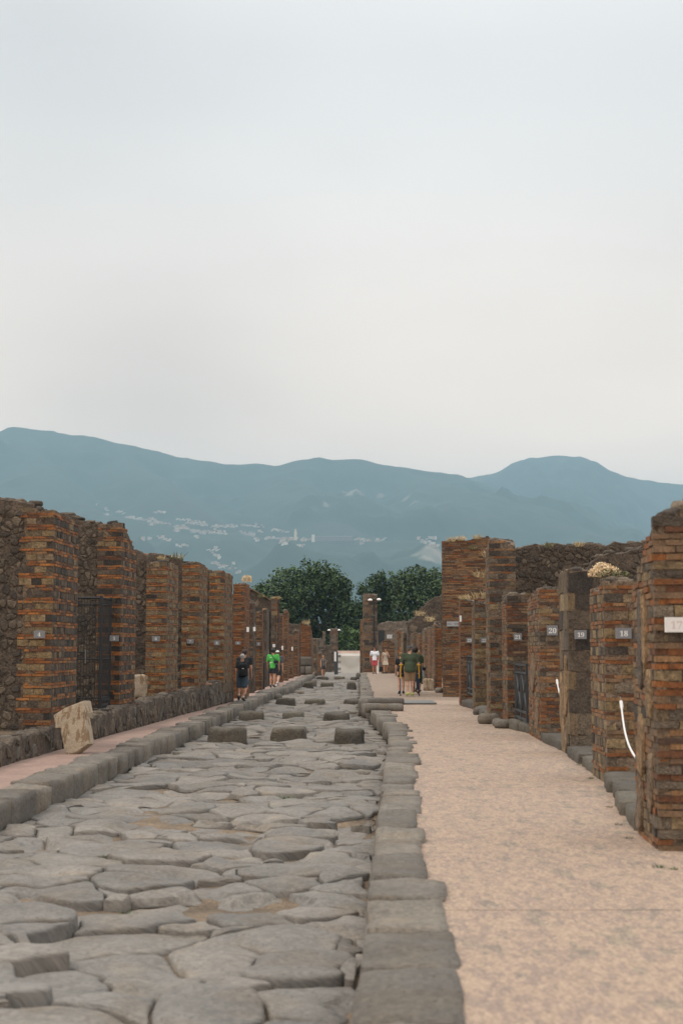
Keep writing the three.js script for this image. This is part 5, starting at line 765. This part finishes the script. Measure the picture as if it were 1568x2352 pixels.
// o: H height, build (girth), stride [left, right] thigh swing, bend [left, right] knee, arms [{swing, out, elbow}], heading, skin, hair, shirt, bottom ...
function person(o) {
  const H = o.H, B = o.build ?? 1, fem = o.fem, g = thing('person', o.label, 'person', o.pos, o.turn ?? 0), fat = o.belly ?? 0, J = {}, W = (fem ? 0.100 : 0.118) * H * (0.85 + 0.15 * B), hip = (fem ? 0.056 : 0.052) * H * (0.9 + 0.1 * B);
  const bob = o.bob ?? 0, pelvisY = 0.52 * H - bob, chestY = (0.735 - 0.05 * (B - 1)) * H - bob, CB = 1 + 0.6 * (B - 1), neckY = 0.835 * H - bob, lean = o.lean ?? 0.02;
  const rot = (a, l) => [0, -Math.cos(a) * l, Math.sin(a) * l]; // swing forward about x
  const legs = [-1, 1].map((s, i) => { const a = o.stride[i], k = o.bend[i], h = [s * hip, pelvisY - 0.01 * H, 0], t = rot(a, 0.245 * H), kn = [h[0] * 0.95, h[1] + t[1], h[2] + t[2]], u = rot(a - k, 0.235 * H), an = [s * hip * 0.85, kn[1] + u[1], kn[2] + u[2]], fa = a - k * 0.75, toe = [an[0] + s * 0.02, an[1] - 0.025 * H + Math.sin(Math.min(0, fa)) * 0.10 * H, an[2] + Math.cos(fa) * 0.115 * H], heel = [an[0], an[1] - 0.022 * H, an[2] - 0.03 * H]; return { h, kn, an, toe, heel }; });
  const arms = [-1, 1].map((s, i) => { const q = o.arms[i], sh = [s * W, 0.80 * H - bob, lean], out = q.out ?? 0.12, up = [s * Math.sin(out) * 0.175 * H, -Math.cos(out) * Math.cos(q.swing) * 0.175 * H, Math.sin(q.swing) * 0.175 * H], el = sh.map((v, j) => v + up[j]), f = q.fore ?? (q.swing + q.elbow), fo = [s * Math.sin((q.in ?? -0.02) + out * 0.3) * 0.15 * H, -Math.cos(f) * 0.15 * H, Math.sin(f) * 0.15 * H], wr = el.map((v, j) => v + fo[j]), dir = fo.map((v) => v / (0.15 * H)); return { s, sh, el, wr, dir }; });
  const hd = [o.look?.[0] ?? 0, 0.925 * H - bob, lean + 0.012 + (o.nod ?? 0)], ft = o.face ?? 0, fx = Math.sin(ft), fz = Math.cos(ft), at = (x, y, z) => [hd[0] + x * fz + z * fx, hd[1] + y, hd[2] - x * fx + z * fz], hs = H / 1.75;
  const bones = [];
  for (const l of legs) bones.push([...l.h, ...l.kn, 0.052 * H * B, 0.034 * H * B], [...l.kn, ...l.kn.map((v, j) => lerp(v, l.an[j], 0.35) - (j === 2 ? 0.008 : 0)), 0.031 * H, 0.034 * H], [...l.kn.map((v, j) => lerp(v, l.an[j], 0.35)), ...l.an, 0.031 * H, 0.019 * H], [...l.an, ...l.heel, 0.02 * H, 0.02 * H], [...l.heel, ...l.toe, 0.019 * H, 0.014 * H]);
  const torso = [[-hip * 0.7, pelvisY + 0.02 * H, 0, hip * 0.7, pelvisY + 0.02 * H, 0, 0.062 * H * B, 0.062 * H * B, 1.15], [0, pelvisY + 0.03 * H, 0.004 + fat * 0.4, 0, chestY - 0.03 * H, lean * 0.8 + fat * 0.35, 0.068 * H * B + fat, 0.066 * H * CB + fat * 0.6, 1.1], [-W * 0.45, chestY, lean, W * 0.45, chestY, lean, 0.064 * H * CB, 0.064 * H * CB, 1.15], [-W * 0.85, 0.795 * H - bob, lean, W * 0.85, 0.785 * H - bob, lean, 0.034 * H, 0.034 * H]];
  bones.push(...torso, [0, 0.80 * H - bob, lean, hd[0] * 0.7, 0.875 * H - bob, hd[2] - 0.008, 0.036 * H, 0.031 * H]);
  for (const a of arms) bones.push([...a.sh, ...a.el, 0.030 * H * (0.7 + 0.3 * B), 0.023 * H], [...a.el, ...a.wr, 0.0235 * H, 0.0155 * H], [...a.wr, ...a.wr.map((v, j) => v + a.dir[j] * 0.045 * H), 0.0165 * H, 0.017 * H, 1.2]);
  const skull = [[...at(0, 0.022 * hs, -0.014 * hs), ...at(0, 0.03 * hs, -0.004 * hs), 0.078 * hs, 0.074 * hs], [...at(0, -0.03 * hs, 0.018 * hs), ...at(0, -0.072 * hs, 0.034 * hs), 0.056 * hs, 0.034 * hs]];
  bones.push(...skull);
  const [lo, hi] = span(bones, 0.03), m = mat(SK[o.skin ?? 'tan'], { roughness: 0.6 });
  let body = skin(bones, lo, hi, 0.028, null, 60); body.deleteAttribute('normal'); body = body.toNonIndexed();
  const add = []; // fingers, nose, ears joined to the body
  for (const a of arms) {
    const D = V3(...a.dir), base = V3(...a.wr).addScaledVector(D, 0.052 * H), side = V3(0, 0, 1).cross(D).length() > 0.3 ? V3(0, 0, 1).addScaledVector(D, -D.z).normalize() : V3(1, 0, 0), palm = D.clone().cross(side).multiplyScalar(a.s), q = o.grip?.[a.s < 0 ? 0 : 1] ? 1.3 : 0.35;
    for (let i = 0; i < 4; i++) { const p0 = base.clone().addScaledVector(side, (i - 1.5) * 0.0115 * H), l = [0.021, 0.025, 0.023, 0.018][i] * H, d1 = D.clone().applyAxisAngle(side, -q * a.s * 0.5), d2 = D.clone().applyAxisAngle(side, -q * a.s * 1.5), p1 = p0.clone().addScaledVector(d1, l), p2 = p1.clone().addScaledVector(d2, l); add.push(bar(p0.clone().addScaledVector(d1, -0.012).toArray(), p1.toArray(), 0.0058 * H, 6), bar(p1.clone().addScaledVector(d2, -0.004).toArray(), p2.toArray(), 0.0050 * H, 6)); }
    const t0 = V3(...a.wr).addScaledVector(D, 0.022 * H).addScaledVector(side, 0.014 * H), t1 = t0.clone().addScaledVector(side, 0.016 * H).addScaledVector(D, 0.018 * H), t2 = t1.clone().addScaledVector(D, 0.02 * H); add.push(bar(t0.toArray(), t1.toArray(), 0.0066 * H, 6), bar(t1.toArray(), t2.toArray(), 0.0056 * H, 6));
  }
  add.push(bar(at(0, 0.0, 0.070 * hs), at(0, -0.028 * hs, 0.088 * hs), 0.011 * hs), bar(at(-0.076 * hs, -0.02 * hs, 0), at(-0.08 * hs, 0.02 * hs, -0.006 * hs), 0.013 * hs), bar(at(0.076 * hs, -0.02 * hs, 0), at(0.08 * hs, 0.02 * hs, -0.006 * hs), 0.013 * hs));
  const strip = (x) => { const y = x.index ? x.toNonIndexed() : x; y.deleteAttribute('uv'); return y; };
  body = mergeVertices(mergeGeometries([body, ...add.map((x) => { const y = strip(x); y.deleteAttribute('normal'); return y; })]), 1e-4); body.computeVertexNormals(); part('body', body, m, g);
  for (const s of [-1, 1]) { part('eye', new THREE.SphereGeometry(0.0085 * hs, 8, 6).translate(...at(s * 0.031 * hs, 0.006 * hs, 0.066 * hs)), M.iron, g); }
  part('mouth', bar(at(-0.02 * hs, -0.055 * hs, 0.070 * hs), at(0.02 * hs, -0.055 * hs, 0.070 * hs), 0.0055 * hs), clothMat([0.36, 0.13, 0.11]), g);
  // clothes
  const up = (b, e) => b.map((v, i) => (i === 6 || i === 7 ? v + e : v));
  if (o.shirt) { const hem = (o.hem ?? 0.49) * H - bob, sl = o.sleeve ?? 0.55, bs = torso.map((b) => up(b, 0.016)); bs.push([0, pelvisY - 0.02 * H, 0.003, 0, pelvisY + 0.05 * H, 0.003 + fat * 0.3, (fem ? 0.088 : 0.092) * H * B + fat * 0.6, 0.080 * H * B + fat]); if (sl > 0) for (const a of arms) bs.push([...a.sh, ...a.sh.map((v, j) => lerp(v, a.el[j], sl)), 0.040 * H, 0.038 * H]); const [l, h] = span(bs, 0.02), nk = 0.845 * H - bob; part('shirt', skin(bs, l, h, 0.03, (x, y, z) => Math.max(hem - y, y - nk, 0.042 * H - Math.hypot(x, (y - nk) * 1.2, z - lean - 0.01)), 50), clothMat(o.shirt), g); }
  if (o.bottom) { const to = o.legLen ?? 0.9, bs = [[-hip * 0.8, pelvisY + 0.02 * H, 0, hip * 0.8, pelvisY + 0.02 * H, 0, 0.070 * H * B, 0.070 * H * B, 1.1], [0, pelvisY, 0, 0, pelvisY + 0.03 * H, 0, 0.074 * H * B + fat * 0.5, 0.074 * H * B + fat * 0.6]]; for (const l of legs) { const e = l.kn.map((v, j) => lerp(l.h[j], v, Math.min(1, to))); bs.push([...l.h, ...e, 0.062 * H * B, (o.flare ?? 0.052) * H * B]); if (to > 1) bs.push([...l.kn, ...l.kn.map((v, j) => lerp(v, l.an[j], to - 1)), 0.046 * H, 0.034 * H]); } const [l, h] = span(bs, 0.02), low = to <= 1 ? Math.min(...legs.map((q) => lerp(q.h[1], q.kn[1], to))) - 0.01 * H : -9, top = pelvisY + 0.062 * H; part(o.bottomName ?? 'shorts', skin(bs, l, h, 0.02, (x, y) => Math.max(y - top, low - y), 44), clothMat(o.bottom), g); }
  if (o.skirt) { const c = o.skirtLen ?? 0.16, top = pelvisY + 0.07 * H, n = 40, pos = [], idx = []; for (let i = 0; i <= n; i++) for (let r = 0; r <= 6; r++) { const a = (i / n) * 6.2832, t = r / 6, w = lerp(0.078, o.skirtWide ?? 0.115, t) * H * (1 + 0.05 * t * Math.sin(a * 9)); pos.push(Math.cos(a) * w, top - t * (c + 0.11) * H, Math.sin(a) * w * 0.86 + 0.01); } for (let i = 0; i < n; i++) for (let r = 0; r < 6; r++) { const a = i * 7 + r; idx.push(a, a + 1, a + 7, a + 7, a + 1, a + 8); } const q = new THREE.BufferGeometry(); q.setAttribute('position', new THREE.Float32BufferAttribute(pos, 3)); q.setIndex(idx); q.computeVertexNormals(); part('skirt', q, mat(o.skirt, { side: THREE.DoubleSide }), g); }
  legs.forEach((l, i) => { const bs = [[...l.heel, ...l.toe, 0.029 * H, 0.023 * H], [...l.an, ...l.heel, 0.027 * H, 0.029 * H]]; const [a, b] = span(bs, 0.015); part('shoe', skin(bs, a, b, 0.02, (x, y) => y - l.an[1] - (o.boot ?? 0.004) * H, 20), clothMat(o.shoe ?? [0.04, 0.04, 0.045]), g); if (o.sock) part('sock', bar([l.an[0], l.an[1] - 0.01 * H, l.an[2]], l.kn.map((v, j) => lerp(l.an[j], v, 0.16)), 0.024 * H, 10), clothMat(o.sock), g); });
  if (o.hair) { const bs = skull.slice(0, 1).map((b) => up(b, 0.013 * hs)); if (o.hairBig) bs[0] = up(bs[0], o.hairBig * hs); if (o.long) bs.push([...at(0, 0.01 * hs, -0.05 * hs), ...at(0.01, -o.long * hs, -0.055 * hs), 0.066 * hs, 0.045 * hs], [...at(0.055 * hs, 0, -0.01 * hs), ...at(0.06 * hs, -o.long * 0.8 * hs, -0.0), 0.03 * hs, 0.022 * hs], [...at(-0.055 * hs, 0, -0.01 * hs), ...at(-0.06 * hs, -o.long * 0.8 * hs, 0), 0.03 * hs, 0.022 * hs]); else bs.push([...at(0, 0.0, -0.03 * hs), ...at(0, -0.045 * hs, -0.045 * hs), 0.07 * hs, 0.05 * hs]); const [l, h] = span(bs, 0.02); part('hair', skin(bs, l, h, 0.02, (x, y, z) => { const rx = x - hd[0], rz = z - hd[2], f = rx * fx + rz * fz, yy = y - hd[1]; return Math.max(Math.min(f - 0.032 * hs, 0.052 * hs - yy + f * 0.15), -9); }, 30), mat(o.hair, { roughness: 0.7 }), g); }
  if (o.cap) { const q = new THREE.SphereGeometry(0.094 * hs, 18, 10, 0, 6.2832, 0, 1.5).scale(1, 1, 1.08); const c = part('cap', q, clothMat(o.cap), g); c.position.set(...at(0, 0.026 * hs, -0.006 * hs)); c.rotation.y = ft + (o.capTurn ?? 0); const b = new THREE.SphereGeometry(0.075 * hs, 16, 6).scale(1, 0.12, 0.75).translate(0, 0.01 * hs, 0.118 * hs); part('brim', b, clothMat(o.cap), c); }
  if (o.glasses) part('sunglasses', bar(at(-0.06 * hs, 0.008 * hs, 0.072 * hs), at(0.06 * hs, 0.008 * hs, 0.072 * hs), 0.016 * hs), M.iron, g);
  if (o.feet !== false) { const low = Math.min(...legs.map((l) => Math.min(l.heel[1] - 0.029 * H, l.toe[1] - 0.023 * H))); g.position.y -= low; }
  g.updateMatrixWorld(); const put = (p) => g.localToWorld(V3(...p));
  return { g, H, arms, legs, hd, put, W, pelvisY, chestY, lean, bob };
}
const stand = { stride: [0.06, -0.05], bend: [0.05, 0.03] }, walkA = { stride: [0.30, -0.28], bend: [0.12, 0.45] }, walkB = { stride: [-0.28, 0.30], bend: [0.62, 0.10] };
const on = (X, Yf, h, d) => [xAt(X, d, Yf), h, -d];
const away = Math.PI;
const swing = (a, b, e = 0.25) => [{ swing: a, elbow: e, out: 0.10 }, { swing: b, elbow: e, out: 0.10 }];
const black = [0.012, 0.013, 0.016], denim = [0.035, 0.06, 0.085];
// left pavement (seen from behind; a figure turned away has its own left at the left of the picture)
const p1 = person({ label: 'grey haired woman in black top and denim shorts with a black backpack, walking away', H: 1.56, fem: true, build: 1.15, belly: 0.02, pos: on(556, 1610, WALK_L, 47.9), turn: away - 0.05, ...walkB, stride: [-0.05, -0.30].reverse(), bend: [0.75, 0.05].reverse(), arms: swing(0.1, -0.1, 0.3), skin: 'tan', hair: [0.34, 0.33, 0.32], shirt: black, bottom: denim, legLen: 0.95, flare: 0.058, shoe: [0.05, 0.05, 0.055], sock: [0.6, 0.6, 0.6] });
const p2 = person({ label: 'dark haired man in black shirt half hidden beyond the grey haired woman', H: 1.74, pos: on(561, 1606, WALK_L, 49.6), turn: away - 0.05, ...walkB, arms: swing(-0.1, 0.3, 0.4), skin: 'tan', hair: [0.03, 0.02, 0.015], shirt: black, bottom: denim, legLen: 0.9, shoe: [0.20, 0.16, 0.12] });
const p3 = person({ label: 'man in bright green shirt and black shorts walking away on the left pavement', H: 1.73, build: 1.1, pos: on(627, 1577, WALK_L, 64.8), turn: away - 0.12, ...walkA, stride: [0.02, -0.30].reverse(), bend: [0.45, 0.04].reverse(), arms: [{ swing: -0.12, elbow: 0.2, out: 0.2 }, { swing: 0.25, elbow: 0.25, out: 0.22 }], skin: 'tan', hair: [0.012, 0.01, 0.01], hairBig: 0.014, shirt: [0.075, 0.42, 0.075], hem: 0.47, sleeve: 0.75, bottom: black, legLen: 0.62, flare: 0.07, shoe: [0.08, 0.085, 0.09] });
const p4 = person({ label: 'man in slate grey shirt and white cap worn backwards, beyond the green shirt', H: 1.68, pos: on(637, 1577, WALK_L, 66.3), turn: away - 0.1, ...walkB, arms: [{ swing: -0.1, elbow: 0.2 }, { swing: 0.45, elbow: 0.35, out: 0.25 }], skin: 'fair', hair: [0.10, 0.07, 0.05], cap: [0.62, 0.63, 0.58], capTurn: Math.PI, shirt: [0.075, 0.075, 0.095], hem: 0.47, sleeve: 0.8, bottom: black, legLen: 0.78, flare: 0.066, shoe: [0.5, 0.5, 0.5] });
// far off
const p5 = person({ label: 'woman in grey sleeveless top and dark shorts walking this way in mid road', H: 1.66, fem: true, pos: on(742, 1560, dip(112) - 0.02, 112), turn: 0.1, ...walkA, arms: swing(0.2, -0.2, 0.35), skin: 'tan', hair: [0.36, 0.25, 0.13], shirt: [0.10, 0.10, 0.095], sleeve: 0, bottom: [0.045, 0.045, 0.05], legLen: 0.7, flare: 0.064, shoe: [0.2, 0.06, 0.03] });
const p6 = person({ label: 'tiny far walker in dark top and blue jeans beside the information board', H: 1.66, pos: on(753.6, 1538, -1.0, 205), turn: 0.2, ...stand, arms: [{ swing: 0.6, elbow: 1.2 }, { swing: 0.1, elbow: 0.3 }], skin: 'tan', hair: [0.03, 0.02, 0.015], shirt: [0.03, 0.04, 0.07], bottom: [0.06, 0.11, 0.18], legLen: 1.9, bottomName: 'trousers' });
const p7 = person({ label: 'tiny far walker in black top and pale trousers next to the jeans wearer', H: 1.7, pos: on(758.3, 1538, -1.0, 204), turn: -0.3, ...stand, arms: swing(0.2, 0.1, 0.4), skin: 'tan', hair: [0.02, 0.015, 0.012], shirt: black, bottom: [0.36, 0.37, 0.42], legLen: 1.9, bottomName: 'trousers' });
// the couple coming this way
const p8 = person({ label: 'man in white shirt, red shorts and sunglasses walking towards the camera', H: 1.82, build: 1.15, pos: on(860, 1546, WALK_R, 98), turn: -0.05, ...walkB, stride: [0.05, 0.12], bend: [0.08, 0.2], arms: [{ swing: -0.1, elbow: 0.1, out: 0.18 }, { swing: 0.1, elbow: 0.1, out: 0.2 }], face: -0.7, skin: 'tan', hair: [0.02, 0.015, 0.012], glasses: true, shirt: [0.72, 0.73, 0.78], hem: 0.49, sleeve: 0.6, bottom: [0.48, 0.075, 0.085], legLen: 0.82, flare: 0.062, shoe: [0.09, 0.06, 0.05] });
const p9 = person({ label: 'long haired woman in beige top and skirt eating an ice cream', H: 1.7, fem: true, pos: on(884.5, 1546, WALK_R, 99), turn: 0.05, ...walkA, stride: [0.10, -0.12], bend: [0.06, 0.3], arms: [{ swing: 0.1, elbow: 0.1, out: 0.2 }, { swing: 0.5, fore: 2.5, elbow: 0, out: 0.25, in: -0.55 }], face: 0.3, skin: 'tan', hair: [0.035, 0.018, 0.012], long: 0.2, shirt: [0.42, 0.35, 0.28], sleeve: 0, skirt: [0.56, 0.48, 0.38], skirtLen: 0.15, skirtWide: 0.125, shoe: black });
const p10 = person({ label: 'child in navy top and dark green shorts mostly hidden behind the beige skirt', H: 1.42, pos: on(893, 1545, WALK_R, 101.5), turn: 0.2, ...walkB, arms: swing(0.2, -0.2, 0.3), skin: 'tan', hair: [0.02, 0.015, 0.012], shirt: [0.018, 0.022, 0.055], bottom: [0.03, 0.07, 0.055], legLen: 0.85, shoe: [0.3, 0.3, 0.3] });
// the group on the right pavement
const p11 = person({ label: 'short haired blond woman in a black dress and black boots walking away', H: 1.56, fem: true, build: 0.92, pos: on(921, 1593, WALK_R, 54.6), turn: away + 0.03, ...walkA, stride: [-0.02, -0.10], bend: [0.12, 0.10], arms: [{ swing: 0.0, elbow: 0.12, out: 0.30 }, { swing: 0.1, elbow: 0.2 }], skin: 'fair', hair: [0.20, 0.115, 0.055], shirt: black, sleeve: 0.5, hem: 0.5, skirt: black, skirtLen: 0.09, skirtWide: 0.10, shoe: black, boot: 0.05 });
const p12 = person({ label: 'heavy man in dark green shirt, khaki shorts and grey cap walking on yellow crutches', H: 1.80, build: 1.26, belly: 0.035, pos: on(941, 1597, WALK_R, 52.6), turn: away + 0.02, stride: [0.0, -0.08], bend: [0.03, 0.12], arms: [{ swing: -0.12, fore: 0.22, elbow: 0.4, out: 0.30, in: 0.0 }, { swing: -0.12, fore: 0.22, elbow: 0.4, out: 0.30, in: 0.0 }], grip: [1, 1], face: -0.75, skin: 'fair', hair: [0.12, 0.085, 0.06], cap: [0.055, 0.06, 0.068], shirt: [0.045, 0.062, 0.032], hem: 0.45, sleeve: 0.8, bottom: [0.24, 0.155, 0.085], legLen: 0.92, flare: 0.046, shoe: [0.38, 0.42, 0.10] });
const p13 = person({ label: 'dark curly haired walker in green shirt and navy trousers beyond the man with crutches', H: 1.74, pos: on(953.5, 1592, WALK_R, 55), turn: away + 0.0, ...walkB, stride: [0.1, -0.30].reverse(), bend: [0.7, 0.05].reverse(), arms: [{ swing: 0, elbow: 0.2 }, { swing: 0.1, elbow: 0.35, out: 0.25 }].reverse(), skin: 'fair', hair: [0.02, 0.012, 0.010], hairBig: 0.03, shirt: [0.055, 0.08, 0.04], hem: 0.48, sleeve: 0.75, bottom: [0.012, 0.022, 0.04], legLen: 1.9, bottomName: 'trousers', shoe: [0.16, 0.10, 0.06] });
const p14 = person({ label: 'blond walker almost hidden behind the curly haired walker', H: 1.68, fem: true, pos: on(959.5, 1590, WALK_R, 57.2), turn: away, ...walkA, arms: swing(0.1, -0.1, 0.4), face: 0.6, skin: 'fair', hair: [0.36, 0.24, 0.12], shirt: [0.06, 0.09, 0.05], bottom: [0.03, 0.05, 0.035], legLen: 1.4, shoe: [0.1, 0.08, 0.06] });
// things carried
{
  const w = (q, p) => q.put(p);
  const place = (name, label, cat, q, p) => { const o = thing(name, label, cat); o.position.copy(w(q, p)); o.rotation.y = q.g.rotation.y; return o; };
  const bp = place('backpack', 'black backpack with a small white logo on the grey haired woman', 'backpack', p1, [-0.05, 0.50 * 1.56, -0.155]); part('bag', worn(0.31, 0.44, 0.16, { r: 0.07, n: 0.008, seed: 3, seg: 0.06 }), clothMat([0.010, 0.010, 0.012]), bp); part('pocket', worn(0.24, 0.2, 0.05, { r: 0.03, n: 0.004, seed: 4, seg: 0.06 }).translate(0, 0.03, -0.09), clothMat([0.014, 0.014, 0.016]), bp); part('logo', flat(0.07, 0.018, 0.004, 0.0, 0.27, -0.085), M.white, bp); for (const s of [-1, 1]) part('strap', bar([s * 0.1, 0.42, 0.0], [s * 0.11, 0.50, 0.12], 0.018), clothMat([0.010, 0.010, 0.012]), bp);
  const cb = place('crossbody_bag', 'small black bag on a diagonal strap across the green shirt', 'bag', p3, [-0.16, 0.60 * 1.73, -0.18]); part('bag', worn(0.22, 0.15, 0.09, { r: 0.04, n: 0.004, seed: 5, seg: 0.05 }), clothMat(black), cb); part('strap', bar([0.03, 0.13, 0.0], [0.27, 0.47, 0.05], 0.016), clothMat(black), cb);
  for (const [x, y, ww, h] of [[0.08, 1.25, 0.09, 0.03], [-0.10, 1.27, 0.05, 0.025], [0.1, 1.02, 0.06, 0.05], [0.02, 1.02, 0.05, 0.05]]) { const o = part('shirt_print', flat(ww, h, 0.004, x, y + 0.06, -0.155), clothMat(x === -0.10 ? [0.02, 0.06, 0.10] : [0.55, 0.68, 0.52]), p3.g); }
  for (const [i, s] of [[0, 1], [1, -1]]) { const a = p12.arms[i], h = w(p12, a.wr.map((v, j) => v + a.dir[j] * 0.06)), e = w(p12, a.el.map((v, j) => lerp(v, a.wr[j], 0.25))), c = thing('crutch', i ? 'yellow and blue forearm crutch in the hand nearer the road' : 'yellow and blue forearm crutch in the hand nearer the wall', 'crutch', [h.x, WALK_R, h.z]); const L = h.y - WALK_R, yel = clothMat([0.62, 0.36, 0.01]); part('shaft', bar([0, 0.02, 0.02], [0, L, 0], 0.016, 8), clothMat([0.022, 0.03, 0.075]), c); part('handle', bar([0, L, 0.05], [0, L, -0.09], 0.022, 8), yel, c); part('upper_shaft', bar([0, L, 0], [e.x - h.x, e.y - WALK_R, e.z - h.z + 0.05], 0.026, 8), yel, c); const cu = part('cuff', new THREE.TorusGeometry(0.062, 0.018, 8, 16, 4.6).rotateX(Math.PI / 2), yel, c); cu.position.set(e.x - h.x, e.y - WALK_R, e.z - h.z); part('collar', bar([0, L - 0.24, 0.0], [0, L, 0], 0.024, 8), yel, c); part('foot', new THREE.CylinderGeometry(0.022, 0.03, 0.05, 10).translate(0, 0.025, 0.02), M.iron, c); }
  const a9 = p9.arms[1], ic = thing('ice_cream', 'small yellow ice cream in the hand of the woman in beige', 'ice cream'); ic.position.copy(w(p9, a9.wr.map((v, j) => v + a9.dir[j] * 0.08))); part('scoop', new THREE.SphereGeometry(0.045, 12, 8).translate(0, 0.06, 0), clothMat([0.72, 0.48, 0.16]), ic); part('cone', new THREE.ConeGeometry(0.032, 0.11, 10).rotateX(Math.PI), clothMat([0.50, 0.30, 0.13]), ic);
  const bg = place('shoulder_bag', 'black bag hanging low beside the woman in beige', 'bag', p9, [-0.30, 0.10, -0.05]); part('bag', worn(0.22, 0.34, 0.1, { r: 0.05, n: 0.006, seed: 6, seg: 0.06 }), clothMat(black), bg); part('strap', bar([0.02, 0.3, 0], [0.06, 0.62, 0.05], 0.010), clothMat(black), bg);
  const b13 = place('water_bottle', 'clear blue water bottle hanging beside the navy trousers', 'bottle', p13, [-0.30, 0.62, -0.02]); part('bottle', new THREE.LatheGeometry([[0, 0], [0.035, 0], [0.036, 0.15], [0.014, 0.2], [0.014, 0.22], [0, 0.22]].map((q) => new THREE.Vector2(...q)), 12), clothMat([0.30, 0.42, 0.48]), b13); part('lid', new THREE.CylinderGeometry(0.016, 0.016, 0.03, 10).translate(0, 0.235, 0), clothMat([0.05, 0.2, 0.4]), b13);
  const cm = place('camera_bag', 'small black pouch held by the curly haired walker', 'pouch', p13, [-0.34, 0.84, 0.05]); part('pouch', worn(0.14, 0.13, 0.1, { r: 0.04, n: 0.004, seed: 8, seg: 0.05 }), clothMat(black), cm); part('strap', bar([0.02, 0.12, 0], [0.1, 0.25, 0], 0.008), clothMat(black), cm);
}
renderer.render(scene, camera);
